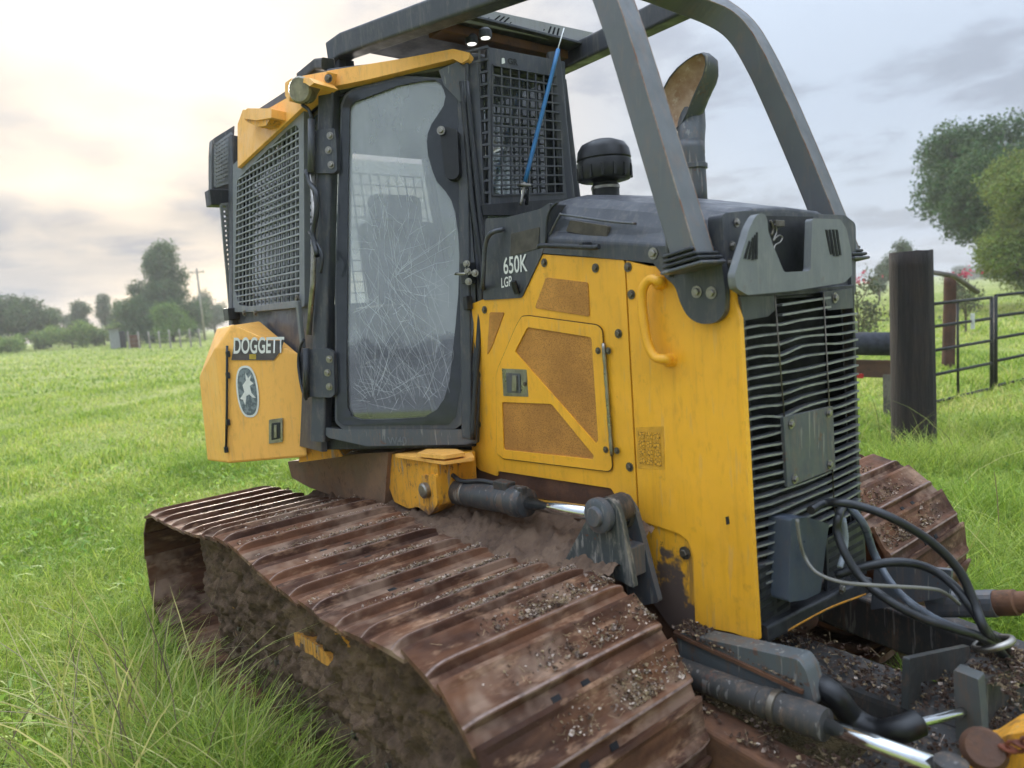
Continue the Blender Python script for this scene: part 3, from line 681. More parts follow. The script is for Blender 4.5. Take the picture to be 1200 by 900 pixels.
# ---------------------------------------------------------------- nose: cap, grille
nose = plate('nose_plate', rnd([(0.755,-.381,1.874),(0.755,-.267,1.885),(0.755,0.363,1.887),(0.755,0.446,1.859),(0.755,0.434,1.604),(0.755,-.312,1.621),(0.755,-.375,1.723)], .02), GRY, DZ, .05, hint=Vector((1, 0, 0)), bevel=.006)
for px in ([(0.756,-.311,1.849),(0.756,-.338,1.782),(0.756,-.354,1.732)]): bolt(px, (1, 0, 0), .009, nose, STEEL)
cap = plate('nose_casting', rnd([(0.83,-.444,1.692),(0.83,-.425,1.724),(0.83,-.388,1.78),(0.83,-.364,1.821),(0.83,-.331,1.855),(0.83,-.308,1.865),(0.83,-.277,1.863),(0.83,-.265,1.842),(0.83,-.266,1.817),(0.83,-.237,1.768),(0.83,-.185,1.694),(0.83,-.028,1.695),(0.83,-.008,1.857),(0.83,0.176,1.858),(0.83,0.216,1.828),(0.83,0.248,1.749),(0.83,0.251,1.674),(0.83,0.195,1.65),(0.83,-.134,1.636),(0.83,-.385,1.635),(0.83,-.438,1.656)], .012), GRYL, DZ, .024, hint=Vector((1, 0, 0)), bevel=.010)
for k in range(4):
    for a, b in (((873+4.2*k, 302-.2*k), (877.5+3.2*k, 278-2.0*k)), ((968+3.6*k, 269+.2*k), (974+3.8*k, 300-.6*k))): pass
SL = [[(0.832,-.398,1.738),(0.832,-.385,1.737),(0.832,-.361,1.785),(0.832,-.369,1.787)], [(0.832,-.379,1.735),(0.832,-.366,1.735),(0.832,-.343,1.795),(0.832,-.351,1.797)], [(0.832,-.36,1.733),(0.832,-.347,1.733),(0.832,-.331,1.802),(0.832,-.34,1.804)], [(0.832,-.342,1.734),(0.832,-.329,1.735),(0.832,-.322,1.812),(0.832,-.33,1.811)],
      [(0.832,0.07,1.823),(0.832,0.084,1.823),(0.832,0.114,1.744),(0.832,0.099,1.744)], [(0.832,0.092,1.823),(0.832,0.106,1.824),(0.832,0.133,1.738),(0.832,0.119,1.739)], [(0.832,0.115,1.824),(0.832,0.129,1.824),(0.832,0.154,1.738),(0.832,0.139,1.738)], [(0.832,0.138,1.824),(0.832,0.152,1.824),(0.832,0.174,1.741),(0.832,0.16,1.741)]]
for q in SL: plate('slot', q, DARK, cap, .004, hint=Vector((1, 0, 0)), bevel=0)
plate('lamp_recess', [(0.762,-.163,1.871),(0.762,0.128,1.875),(0.762,0.129,1.689),(0.762,-.136,1.691)], plain('recess_black', (30, 31, 34), .5, 0, .2), nose, .006, hint=Vector((1, 0, 0)), bevel=0)
tube('lamp_wire', [(0.775,-.134,1.846),(0.775,-.125,1.821),(0.775,-.147,1.794),(0.775,-.116,1.81),(0.775,-.092,1.805),(0.775,-.108,1.789),(0.775,-.138,1.779),(0.775,-.145,1.748),(0.775,-.136,1.732)], .0026, STEEL, nose, 6, 4)
tube('lamp_wire', [(0.775,-.157,1.856),(0.775,-.144,1.831),(0.775,-.155,1.81)], .004, BOLT, nose, 6, 3)
box('lamp_bracket', Vector((0.775,-.109,1.847)), (.01, .05, .02), BOLT, nose, .002)
# grille frame
gf = plate('grille_frame', [(0.775,-.342,1.638),(0.775,0.38,1.642),(0.775,0.401,0.503),(0.775,-.309,0.557)], BLK, DZ, .05, holes=[[(0.775,-.312,1.619),(0.775,0.366,1.621),(0.775,0.37,0.572),(0.775,-.276,0.612)]], hint=Vector((1, 0, 0)), bevel=.004)
radm = MB('radiator_core'); 
radm.col(radm.mix(radm.ramp(radm.noise(9, 5, .6, (1, 1, .6)), .60, .64, 0, .75), s2l((22, 22, 24)), s2l((150, 100, 52)))); radm.rough(.8)
plate('radiator_core', [(.68, -.33, .72), (.68, .33, .72), (.68, .33, 1.66), (.68, -.33, 1.66)], DARK, gf, .02, hint=Vector((1, 0, 0)), bevel=0)
plate('fan_shroud', [(0.69,0.09,1.638),(0.69,0.234,1.638),(0.69,0.264,0.851),(0.69,0.101,0.87)], radm.m, gf, .01, hint=Vector((1, 0, 0)), bevel=0)
plate('corner_plate', rnd([(0.79,-.357,1.631),(0.79,-.173,1.625),(0.79,-.166,1.585),(0.79,-.216,1.565),(0.79,-.349,1.561)], .005), GRY, gf, .01, hint=Vector((1, 0, 0)))
plate('corner_plate', rnd([(0.79,0.122,1.625),(0.79,0.334,1.628),(0.79,0.337,1.559),(0.79,0.154,1.561)], .005), GRY, gf, .01, hint=Vector((1, 0, 0)))
bolt(Vector((0.79,0.203,1.601)), (1, 0, 0), .012, gf, STEEL)
random.seed(21)
for k in range(29):
    z = 1.600 - .0305*k
    b1, b2 = random.uniform(-.004, .004), random.uniform(-.003, .006)
    if 4 <= k <= 6: b2 += .012
    if 9 <= k <= 12: b1 -= .008
    full = [(.752, -.352, z-.018), (.772, -.325, z-.002), (.795, -.27, z+.003), (.800, -.18, z+b1), (.802, -.06, z+b2), (.802, .08, z+b2*.6), (.800, .20, z+b1*.4), (.793, .336, z)]
    if k < 2: full = [(.800, -.17, z-.004), (.802, -.03, z), (.80, .135, z+.004)]
    if k >= 26: pcs = [full[:4]]
    elif k >= 23: pcs = [full[1:]]
    else: pcs = [full]
    for pc_ in pcs:
        path = catmull(pc_, 3) if len(pc_) > 2 else [Vector(v_) for v_ in pc_]
        V, F = sweep_geo(path, rect(.024, .0064), up=(0, 0, 1)); me = pd(V, F); me.materials.append(GRY2); me.materials.append(WIRE)
        me.polygons.foreach_set('material_index', [1 if (len(f) == 4 and i_ % 4 == 1) else 0 for i_, f in enumerate(F)]); link('slat', me, None, gf)
for px in ([(0.817,-.219,1.63),(0.817,-.189,1.252)], [(0.817,0.075,1.625),(0.817,0.111,0.879)]): tube('vertical_rod', px, .0022, BOLT, gf, 6)
cv = plate('cover_plate', rnd([(0.82,-.199,1.254),(0.82,0.112,1.243),(0.82,0.119,1.029),(0.82,-.188,1.031)], .005), GRY2, gf, .012, hint=Vector((1, 0, 0)), bevel=.003)
for px in ([(0.821,-.158,1.226),(0.821,0.08,1.225),(0.821,0.077,1.052),(0.821,-.148,1.05)]): bolt(px, (1, 0, 0), .010, gf, STEEL)
# lower louvred panels
def louvre(loop, nrow, ncol, ins, slope):
    pnl = plate('louvre_panel', rnd(loop, .006), BLK, gf, .012, hint=Vector((1, 0, 0)))
    a, b, c, d = [Vector(v_) for v_ in loop]
    for i in range(nrow):
        for j in range(ncol):
            def at(u, v_): return (a*(1-u)+b*u)*(1-v_)+(d*(1-u)+c*u)*v_
            u0_, u1_ = (j+.12)/ncol, (j+.88)/ncol; v0_, v1_ = (i+.25)/nrow, (i+.68)/nrow
            plate('louvre', [at(u0_, v0_), at(u1_, v0_), at(u1_, v1_), at(u0_, v1_)], DARK, gf, .004, hint=Vector((1, 0, 0)), shift=.0015, bevel=0)
louvre([(0.8,-.347,0.81),(0.8,-.15,0.813),(0.8,-.163,0.598),(0.8,-.329,0.591)], 7, 2, 0, 0)
louvre([(0.8,0.081,0.787),(0.8,0.359,0.796),(0.8,0.377,0.577),(0.8,0.082,0.59)], 6, 2, 0, 0)
bolt(Vector((0.801,-.196,0.765)), (1, 0, 0), .012, gf, STEEL)
bolt(Vector((0.8,-.319,0.599)), (1, 0, 0), .012, gf, STEEL)
beam('grille_rail', [(0.8,-.338,0.603),(0.8,-.143,0.591),(0.8,0.111,0.571),(0.8,0.362,0.542)], .05, .055, BLK, gf, .01)
bolt(Vector((0.83,0.119,0.608)), (1, 0, 0), .012, gf, STEEL)
tube('yellow_lip', [(0.82,-.221,0.578),(0.82,-.1,0.573),(0.82,0.07,0.56),(0.82,0.31,0.525)], .0065, YELM2, gf, 8, 3)
hg = plate('hose_guard', rnd([(0.86,-.244,0.952),(0.86,-.154,0.935),(0.86,-.011,0.876),(0.86,-.037,0.809),(0.86,-.078,0.667),(0.86,-.174,0.673),(0.86,-.274,0.697)], .012), paint('blue_grey_guard', (70, 78, 90), .35, .2), DZ, .075, hint=Vector((1, 0, 0)), bevel=.012)

# ---------------------------------------------------------------- brush-guard hoop and beams
HB = Vector((.705, -.455, 1.745)); 
leg = [HB, Vector((.60, -.437, 2.05)), Vector((.50, -.415, 2.33)), Vector((.43, -.398, 2.51)), Vector((.36, -.375, 2.65)), Vector((.27, -.335, 2.745)), Vector((.20, -.25, 2.80)), Vector((.185, -.12, 2.815)), Vector((.183, 0, 2.817))]
hoop = leg + [Vector((v_.x, -v_.y, v_.z)) for v_ in leg[::-1][1:]]
hoop = catmull(hoop, 5)
# oriented box section: one face kept looking forward
V = []; F = []; pr_ = rect(.088, .088, .006); m = len(pr_)
for i, p in enumerate(hoop):
    t = (hoop[min(i+1, len(hoop)-1)]-hoop[max(i-1, 0)]).normalized(); fw = Vector((.95, 0, .32)); fw = (fw-t*fw.dot(t)).normalized(); sd_ = t.cross(fw)
    V += [p+sd_*a+fw*b for a, b in pr_]
for i in range(len(hoop)-1):
    for j in range(m):
        a, b = i*m+j, i*m+(j+1) % m; F.append((a, b, b+m, a+m))
F += [tuple(range(m)), tuple(range(len(V)-m, len(V)))[::-1]]
HOOPM = paint('weathered_hoop_steel', (98, 100, 102), .42, .4, s2l((128, 106, 92)), scratch=.08, fade=.4)
hp_ = link('guard_hoop', fixn(pd(V, F)), HOOPM, DZ)
EDGM = rustm('rubbed_paint_edge', (150, 138, 128), (128, 92, 72), (108, 104, 100), 14, .6, .2)
for ed in (-1, 1):                                               # paint rubbed through to rust along the front corners
    pe = []
    for i, p in enumerate(hoop):
        t = (hoop[min(i+1, len(hoop)-1)]-hoop[max(i-1, 0)]).normalized(); fw = Vector((.95, 0, .32)); fw = (fw-t*fw.dot(t)).normalized(); pe.append(p+t.cross(fw)*.0425*ed+fw*.0425)
    tube('worn_edge', pe, .0022, EDGM, hp_, 6)
for sy in (-1, 1):
    lg = [(p_[0], sy*.40, p_[2]) for p_ in [(0.485,-.4,1.81),(0.582,-.4,1.801),(0.59,-.4,1.769),(0.759,-.4,1.752),(0.768,-.4,1.642),(0.762,-.4,1.585),(0.729,-.4,1.559),(0.675,-.4,1.558),(0.633,-.4,1.58),(0.607,-.4,1.623),(0.591,-.4,1.678),(0.556,-.4,1.705),(0.503,-.4,1.762)]]
    br = plate('hoop_bracket', rnd(lg, .03), GRY, DZ, .025, hint=Vector((0, sy, 0)), bevel=.005)
    for bx, by_, bz in ([(0.514,-.4,1.785),(0.671,-.4,1.655),(0.722,-.4,1.649)]): bolt((bx, sy*.401, bz), (0, sy, 0), .012, br, STEEL)
    for k, (dz, wd) in enumerate(((.004, .13), (.018, .115), (.032, .105), (-.012, .15))):
        box('rubber_pad', (.70-k*.006 if k < 3 else .70, sy*.455, 1.738+dz), (wd, .12, .011), BLK if k != 3 else GRY2, br, .005, Matrix.Rotation(sy*0, 3, 'Z') @ Matrix.Rotation(R(-8), 3, 'Y'))
    box('gusset', (.585, sy*.41, 1.77), (.010, .03, .13), GRY2, br)
beams = {}
for sy in (-1, 1):
    a = Vector((.24, sy*.30, 2.80)); d = Vector((-math.cos(R(10.5)), sy*math.sin(R(10.5)), math.tan(R(4.0)))); 
    b = a + d*1.42
    beams[sy] = beam('roof_beam', [a, a+d*.5, b-d*.08, b+Vector((-.02, 0, -.015))], .085, .10, GRY, DZ, .012)
    box('beam_mount', b+Vector((-.03, -sy*.02, -.09)), (.16, .08, .07), BLK, beams[sy])
    bolt(b+Vector((.04, sy*.045, -.08)), (0, sy, 0), .014, beams[sy])
# canopy plate and its slotted front plate
can = plate('canopy', [(-1.07, -.46, 2.875), (-.50, -.40, 2.875), (-.50, .40, 2.875), (-1.07, .46, 2.875)], GRY, DZ, .012, hint=Vector((0, 0, -1)), bevel=.003)
PT = [Vector(v_) for v_ in [(-.53,-.416,2.857),(-.53,0.558,2.885),(-.53,0.54,2.959),(-.53,-.275,2.932)]]
fp = plate('canopy_visor', PT, paint('front_lit_visor_paint', (150, 150, 148), .5, .3, s2l((120, 110, 100))), can, .01, hint=Vector((1, 0, 0)), bevel=.002)  # visor grey lightened in its colour to look front-lit
def vq(u0_, u1_, v0_, v1_):
    at = lambda u, v_: (PT[0]*(1-u)+PT[1]*u)*(1-v_)+(PT[3]*(1-u)+PT[2]*u)*v_
    return [at(u0_, v0_), at(u1_, v0_), at(u1_, v1_), at(u0_, v1_)]
for u in (.26, .29, .32, .62, .65, .68): plate('slot', vq(u, u+.012, .2, .8), DARK, can, .003, hint=Vector((1, 0, 0)), shift=.0012, bevel=0)
for u in (.22, .36, .585, .72): plate('slot', vq(u, u+.007, .45, .55), DARK, can, .003, hint=Vector((1, 0, 0)), shift=.0012, bevel=0)
box('cross_rail', (-.62, 0, 2.845), (.10, .74, .04), RUSTY, can)
LED = MB('roof_lamp_lens'); LED.b.inputs['Base Color'].default_value = (.9, .9, .9, 1); LED.b.inputs['Emission Color'].default_value = (1, .98, .94, 1); LED.b.inputs['Emission Strength'].default_value = .55
for px in ([(-.586,-.203,2.8),(-.503,-.191,2.8)]):
    lathe('roof_lamp', [(.002, 0), (.020, .0), (.022, .006), (.022, .02)], px, (0, 0, 1), LED.m, can, 20)
    lathe('lamp_ring', [(.022, .002), (.027, .0), (.029, .01), (.028, .03), (.02, .04)], px, (0, 0, 1), BLK, can, 20)
# small lamps on the hoop's top bar
for y in (-.05, .10, .22):
    box('marker_lamp', (.225, y, 2.795), (.012, .09, .018), plain('lamp_white', (225, 228, 230), .3), hp_, .003)

# ---------------------------------------------------------------- cab
WIREG = plain('pale_screen_wire', (150, 152, 154), .5, .2, .15)
def S(x, z): return (x, -.84+.112*(z-1.145), z)          # rear side plane
A0, A1 = (-1.14, -.84, 1.10), (-1.074,-.651,2.719)
B0, B1 = (-.55, -.416, 1.10), (-.55, -.28, 2.70)
F0, F1 = (-.50, -.242, 2.0), (-.50, -.20, 2.80)
cabf = beam('cab_frame', [A0, A1], .075, .075, GRY, DZ, .012, up=(.6, -.8, 0)); tag(cabf, 'dark grey cab frame posts and floor')
def strut(p, q, w_=.06, h_=.06, mat=GRY, up=(.6, -.8, 0)): return beam('post', [p, q], w_, h_, mat, cabf, .01, up=up)
strut(B0, B1, .05, .06); strut(S(-2.3, 1.1), S(-2.3, 2.75), .07, .07, up=(0, -1, 0))
for p, q in ((A0, A1), (B0, B1), (F0, F1)): 
    strut((p[0], -p[1], p[2]), (q[0], -q[1], q[2]), .06, .06, up=(.6, .8, 0))
strut((-2.3, .84, 1.1), (-2.3, .66, 2.75), .07, .07, up=(0, 1, 0))
floor = [(-2.3, -.82, 1.10), (-1.16, -.82, 1.10), (-.56, -.40, 1.10), (-.56, .40, 1.10), (-1.16, .82, 1.10), (-2.3, .82, 1.10)]
plate('cab_floor', floor, BLK, cabf, .05, hint=Vector((0, 0, 1)))
roof = [(-2.28, -.66, 2.79), (-1.05, -.67, 2.77), (-.56, -.29, 2.745), (-.52, -.20, 2.745), (-.52, .20, 2.745), (-.56, .29, 2.745), (-1.05, .67, 2.77), (-2.28, .66, 2.79)]
plate('cab_roof', roof, GRY, DZ, .07, hint=Vector((0, 0, 1)), bevel=.015)
# sill under the door
plate('door_sill', rnd([(-1.128,-.854,1.169),(-1.043,-.794,1.154),(-.559,-.448,1.138),(-.508,-.41,1.148),(-.508,-.416,1.085),(-.537,-.438,1.071),(-.925,-.717,1.073),(-1.082,-.826,1.116)], .006), GRY2, cabf, .05, bevel=.006)
p = Vector((-.838,-.656,1.079)); q = Vector((-.747,-.59,1.078))
text('chalk_mark', 'W40', p, q-p, (0, 0, 1), .05, plain('chalk', (112, 116, 118), .9), cabf, xs=.9)
# rear side: lower panel, window opening with mesh guard, yellow roof band
lowp = plate('cab_panel', [S(-2.33, 1.05), S(-1.12, 1.05), S(-1.15, 1.745), S(-2.33, 1.77)], GRY, DZ, .03)
WO = [(-2.294,-.679,2.579),(-1.289,-.669,2.668),(-1.259,-.672,2.644),(-1.245,-.776,1.721),(-1.974,-.775,1.727),(-2.254,-.774,1.738),(-2.344,-.764,1.822)]
WI = [(-2.192,-.69,2.482),(-1.441,-.678,2.588),(-1.348,-.679,2.587),(-1.318,-.681,2.563),(-1.305,-.772,1.756),(-1.974,-.771,1.759),(-2.167,-.77,1.773),(-2.239,-.759,1.865)]
wf = plate('window_frame', rnd(WO, .02), GRYL, DZ, .03, holes=[rnd(WI, .03)], bevel=.005, shift=.03)
V, F = clipbars(WI, 16, 24, .0036, .022)
link('wire_mesh', pd(V, F), WIREG, wf)
plate('window_glass', [S(-2.28, 1.76), S(-1.16, 1.76), S(-1.16, 2.64), S(-2.28, 2.56)], GLASS, wf, .006, bevel=0, shift=-.02)
for px in ([(-2.035,-.815,1.727),(-1.861,-.816,1.72),(-1.3,-.811,1.766)]): bolt(px, OUT, .012, wf)
box('hinge_strap', Vector((-1.246,-.834,1.644)), (.03, .02, .22), GRYL, wf)
tube('gas_strut', [(-1.092,-.77,2.305),(-1.063,-.795,2.086),(-1.08,-.824,1.831),(-1.125,-.85,1.595)], .013, STEEL, wf, 10)
tube('gas_strut', [(-1.134,-.778,2.331),(-1.087,-.785,2.262),(-1.023,-.791,2.214),(-1.023,-.801,2.125),(-1.058,-.811,2.036),(-1.013,-.822,1.938)], .012, BLK, wf, 8, 4)
tube('cable', [(-1.183,-.852,1.573),(-1.231,-.858,1.526),(-1.241,-.867,1.446),(-1.201,-.878,1.348),(-1.153,-.883,1.299)], .007, BLK, wf, 8, 4)
tube('cable', [(-1.128,-.798,2.056),(-1.044,-.805,2.001),(-.982,-.812,1.934),(-.999,-.82,1.862)], .007, BLK, wf, 8, 4)
# hinges between door and post (upper and lower)
for q in ([(-1.074,-.732,2.501),(-1.005,-.683,2.497),(-.999,-.684,2.441),(-.998,-.695,2.31),(-1.012,-.706,2.301),(-1.098,-.767,2.314),(-1.115,-.776,2.343),(-1.102,-.752,2.506)], [(-1.14,-.868,1.527),(-1.052,-.804,1.528),(-1.024,-.786,1.507),(-1.023,-.802,1.318),(-1.038,-.814,1.304),(-1.144,-.889,1.313)]):
    hg_ = plate('door_hinge', rnd(q, .01), GRY, cabf, .03, bevel=.004)
for px in ([(-1.021,-.7,2.466),(-1.028,-.711,2.404),(-1.019,-.71,2.339),(-1.04,-.802,1.478),(-1.048,-.814,1.417),(-1.042,-.815,1.354)]): bolt(px, (.58, -.81, 0), .011, cabf, STEEL)
tube('hinge_pin', [(-1.076,-.755,2.544),(-1.08,-.779,2.313)], .016, GRY, cabf, 12)
tube('hinge_pin', [(-1.115,-.873,1.535),(-1.119,-.896,1.311)], .014, BLK, cabf, 12)
tube('cable', [(-1.113,-.775,2.614),(-1.086,-.758,2.587),(-1.076,-.755,2.544)], .008, BLK, cabf, 8, 4)
# yellow roof band
band = plate('roof_band', [(-2.127,-.734,2.538),(-1.008,-.72,2.662),(-.957,-.714,2.723),(-1.24,-.707,2.785),(-1.361,-.705,2.804),(-1.424,-.705,2.802),(-1.424,-.712,2.733),(-1.636,-.711,2.744),(-1.768,-.708,2.769),(-2.042,-.7,2.84),(-2.126,-.707,2.782)], YEL2, DZ, .05, bevel=.006)
plate('roof_band', rnd([(-1.057,-.705,2.677),(-1.032,-.68,2.75),(-.749,-.477,2.746),(-.549,-.333,2.749),(-.488,-.292,2.72),(-.494,-.298,2.696),(-.519,-.317,2.684),(-.549,-.337,2.707),(-.871,-.57,2.683)], .004), YEL2, DZ, .05, bevel=.006)
bolt(Vector((-.927,-.728,2.681)), (.58, -.8, 0), .012, band)
lh = plate('lamp_hood', rnd([(-1.258,-.781,2.749),(-1.188,-.781,2.748),(-.992,-.787,2.695),(-.939,-.791,2.658),(-.983,-.792,2.656),(-1.037,-.788,2.686),(-1.149,-.785,2.714),(-1.198,-.786,2.705),(-1.208,-.792,2.651),(-1.258,-.788,2.691)], .004), YEL2, band, .11, bevel=.004)
lathe('work_lamp', [(.002, 0), (.05, 0), (.058, .01), (.05, .07), (.02, .09)], Vector((-1.077,-.8,2.667)), (-.5, .75, .1), LAMPG, band, 18)
plate('lamp_body', rnd([(-1.247,-.764,2.718),(-1.208,-.762,2.737),(-1.075,-.767,2.699),(-1.029,-.77,2.672),(-1.084,-.772,2.647),(-1.178,-.773,2.642),(-1.247,-.77,2.672)], .006), plain('lamp_shade_brown', (140, 120, 96), .6), band, .05)
plate('roof_bracket', rnd([(-1.833,-.779,2.765),(-1.756,-.78,2.763),(-1.426,-.789,2.677),(-1.426,-.794,2.633),(-1.633,-.79,2.672),(-1.808,-.784,2.724)], .004), YEL2, band, .08)
plate('roof_bracket', rnd([(-1.837,-.773,2.732),(-1.464,-.783,2.644),(-1.52,-.785,2.621),(-1.637,-.783,2.641),(-1.811,-.775,2.713)], .004), YELD, band, .06)
plate('roof_edge', [(-1.836,-.686,2.794),(-1.485,-.686,2.785),(-1.474,-.69,2.749),(-1.689,-.69,2.756)], GRY, band, .04)
beam('roof_edge', [(-1.339,-.654,2.809),(-1.147,-.653,2.814),(-1.066,-.655,2.793)], .06, .05, BLK, band, .01)
# rear lamp / intake guard and rear screen
rg = Vector((-2.306,-.674,2.804))
q = [Vector(v_) for v_ in [(-2.42,-.756,2.76),(-2.42,-.617,2.852),(-2.42,-.671,2.514),(-2.42,-.685,2.473),(-2.42,-.796,2.458),(-2.42,-.771,2.676)]]
c4 = [Vector(v_) for v_ in [(-2.42,-.773,2.484),(-2.42,-.691,2.513),(-2.42,-.642,2.805),(-2.42,-.745,2.727)]]
rgp = plate('intake_guard', rnd(q, .01), GRY2, DZ, .06, holes=[c4], hint=Vector((1, 0, 0)), bevel=.006)
V, F = wiremesh(c4[0], c4[1], c4[2], c4[3], 6, 11, .006); link('wire_mesh', pd(V, F), WIREG, rgp)
box('guard_foot', Vector((-2.42,-.752,2.416)), (.10, .14, .09), BLK, rgp)
for dx, px in ((0, '')  ,):
    a4 = [Vector(v_) for v_ in [(-2.36,-.786,1.764),(-2.36,-.731,1.76),(-2.36,-.675,2.384),(-2.36,-.77,2.371)]]
    V, F = wiremesh(a4[0], a4[1], a4[2], a4[3], 3, 22, .0075); link('window_guard', pd(V, F), GRYL, DZ)
link('window_guard', pd(*wiremesh((-2.34, -.64, 1.75), (-2.34, .70, 1.75), (-2.34, .62, 2.6), (-2.34, -.60, 2.6), 18, 12, .0035)), GRYL, DZ)
plate('window_glass', [(-2.30, -.78, 1.75), (-2.30, .78, 1.75), (-2.30, .68, 2.68), (-2.30, -.68, 2.68)], GLASS, DZ, .006, bevel=0, hint=Vector((-1, 0, 0)))
plate('bulkhead', [(-2.32, -.82, 1.05), (-2.32, .82, 1.05), (-2.32, .76, 1.75), (-2.32, -.76, 1.75)], GRY, DZ, .03, hint=Vector((-1, 0, 0)))
box('guard_hinge', Vector((-2.282,-.805,1.731)), (.09, .07, .07), BLK, DZ)
# left side of the cab
lsp = plate('cab_panel', [(-2.33, .85, 1.05), (-1.12, .85, 1.05), (-1.15, .785, 1.74), (-2.33, .785, 1.74)], GRY, DZ, .03, hint=Vector((0, 1, 0)))
plate('window_glass', [(-2.28, .765, 1.74), (-1.12, .765, 1.74), (-1.08, .67, 2.62), (-2.28, .67, 2.60)], GLASS, lsp, .006, bevel=0, hint=Vector((0, 1, 0)))
link('wire_mesh', pd(*wiremesh((-2.27, .80, 1.76), (-1.2, .80, 1.76), (-1.2, .70, 2.60), (-2.27, .70, 2.60), 16, 13, .003)), GRYL, lsp)
plate('door_glass', [(-1.12, .82, 1.16), (-.57, .41, 1.16), (-.57, .28, 2.64), (-1.02, .67, 2.64)], GLASS, lsp, .006, bevel=0, hint=Vector((0, 1, 0)))
plate('roof_band', [(-2.3, .72, 2.62), (-1.05, .72, 2.66), (-1.05, .70, 2.82), (-2.3, .70, 2.82)], YEL2, DZ, .04, hint=Vector((0, 1, 0)))
# ---------------------------------------------------------------- door
DOUT = [(-1.02,-.623,2.604),(-1.006,-.609,2.642),(-.975,-.585,2.663),(-.79,-.451,2.682),(-.764,-.432,2.681),(-.565,-.294,2.627),(-.55,-.291,2.535),(-.542,-.305,2.319),(-.528,-.318,2.064),(-.514,-.328,1.837),(-.512,-.34,1.687),(-.532,-.378,1.427),(-.56,-.421,1.168),(-.589,-.444,1.139),(-1.035,-.764,1.15),(-1.067,-.783,1.186),(-1.057,-.719,1.825)]
DIN = [(-.985,-.601,2.568),(-.981,-.596,2.589),(-.965,-.583,2.605),(-.79,-.454,2.644),(-.706,-.393,2.646),(-.654,-.357,2.64),(-.635,-.345,2.623),(-.623,-.338,2.595),(-.616,-.336,2.565),(-.623,-.345,2.527),(-.646,-.364,2.491),(-.669,-.383,2.459),(-.683,-.397,2.421),(-.687,-.403,2.385),(-.683,-.405,2.326),(-.667,-.4,2.258),(-.651,-.393,2.212),(-.62,-.374,2.167),(-.598,-.362,2.124),(-.584,-.357,2.071),(-.573,-.358,1.979),(-.569,-.363,1.887),(-.575,-.382,1.722),(-.586,-.401,1.594),(-.61,-.44,1.354),(-.63,-.462,1.276),(-.66,-.488,1.225),(-.706,-.524,1.196),(-.84,-.621,1.19),(-.961,-.707,1.194),(-.996,-.731,1.207),(-1.013,-.739,1.247),(-1.015,-.724,1.434),(-1.001,-.659,2.049),(-.994,-.63,2.314)]
dr = plate('door', rnd(DOUT, .012), GRY, DZ, .03, holes=[DIN], bevel=.004, shift=.02)
tag(dr, 'cab door with large cracked glass')
DS = [(-1.05,-.714,1.824),(-1.014,-.62,2.588),(-.996,-.602,2.637),(-.968,-.581,2.651),(-.787,-.449,2.672),(-.629,-.338,2.639),(-.588,-.31,2.621),(-.572,-.307,2.539),(-.564,-.321,2.322),(-.544,-.329,2.066),(-.533,-.341,1.839),(-.534,-.356,1.689),(-.555,-.394,1.429),(-.588,-.439,1.192),(-.615,-.461,1.159),(-1.031,-.76,1.169),(-1.056,-.775,1.194)]
plate('glass_border', rnd(DS, .01), plain('black_glass_border', (52, 55, 60), .12, 0, .1), dr, .004, holes=[DIN], bevel=0, shift=.0225)
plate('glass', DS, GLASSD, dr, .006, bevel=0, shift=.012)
tube('seal', DIN+DIN[:1], .006, RUBBER, dr, 6)
# shattered glass: crack lines running out from the struck spots, and long straight scratches
GO, GX, GY = Vector((-.985,-.757,1.208)), Vector((-.571,-.461,1.192)), Vector((-.955,-.613,2.574))
gq = random.Random(11); V = []; F = []
gn = (GX-GO).cross(GY-GO).normalized()
if gn.dot(HINT) < 0: gn = -gn
def gpt(u, v_): return GO+(GX-GO)*u+(GY-GO)*v_
def inside(u, v_): return .02 < u < (.98 if v_ < .62 else .72) and .012 < v_ < .97 and not (u > .8 and v_ < .06) 
def crack(u, v_, a, ln, wd, kink):
    n = max(3, int(ln/.03)); p = []
    for i_ in range(n+1):
        if not inside(u, v_): break
        p.append((u, v_)); a += gq.gauss(0, kink); u += math.cos(a)*ln/n*2.6; v_ += math.sin(a)*ln/n*.95
    if len(p) < 3: return
    q3 = [gpt(*c) for c in p]; k0 = len(V)
    for i_, c in enumerate(q3):
        t = (q3[min(i_+1, len(q3)-1)]-q3[max(i_-1, 0)]).normalized(); s = t.cross(gn)*wd*(1-.7*i_/len(q3)); V.append(c-s); V.append(c+s)
    for i_ in range(len(q3)-1): F.append((k0+2*i_, k0+2*i_+1, k0+2*i_+3, k0+2*i_+2))
for cu_, cv_, nn_, lm in ((.34, .42, 26, .42), (.22, .05, 34, .40), (.66, .03, 30, .40), (.30, .54, 12, .22)):
    for j in range(nn_):
        a = gq.uniform(0, 2*math.pi); r = gq.uniform(.01, .14); crack(cu_+r*2.2*math.cos(a), cv_+r*.8*math.sin(a), a+gq.gauss(0, .15), lm*gq.uniform(.3, 1), gq.uniform(.0004, .0009), .16)
        if gq.random() < .3:
            r = gq.uniform(.03, .16); crack(cu_+r*2.4*math.cos(a), cv_+r*.9*math.sin(a), a+math.pi/2, gq.uniform(.03, .09), .0007, .25)
for j in range(110):                                             # fan of wiped, gritty scratches low on the pane
    crack(gq.uniform(.05, .95), gq.uniform(.02, .42), R(gq.gauss(118, 16)), gq.uniform(.05, .24), gq.uniform(.0003, .0007), .06)
for j in range(40): crack(gq.uniform(.05, .9), gq.uniform(.35, .7), R(gq.gauss(95, 10)), gq.uniform(.03, .14), .0006, .03)
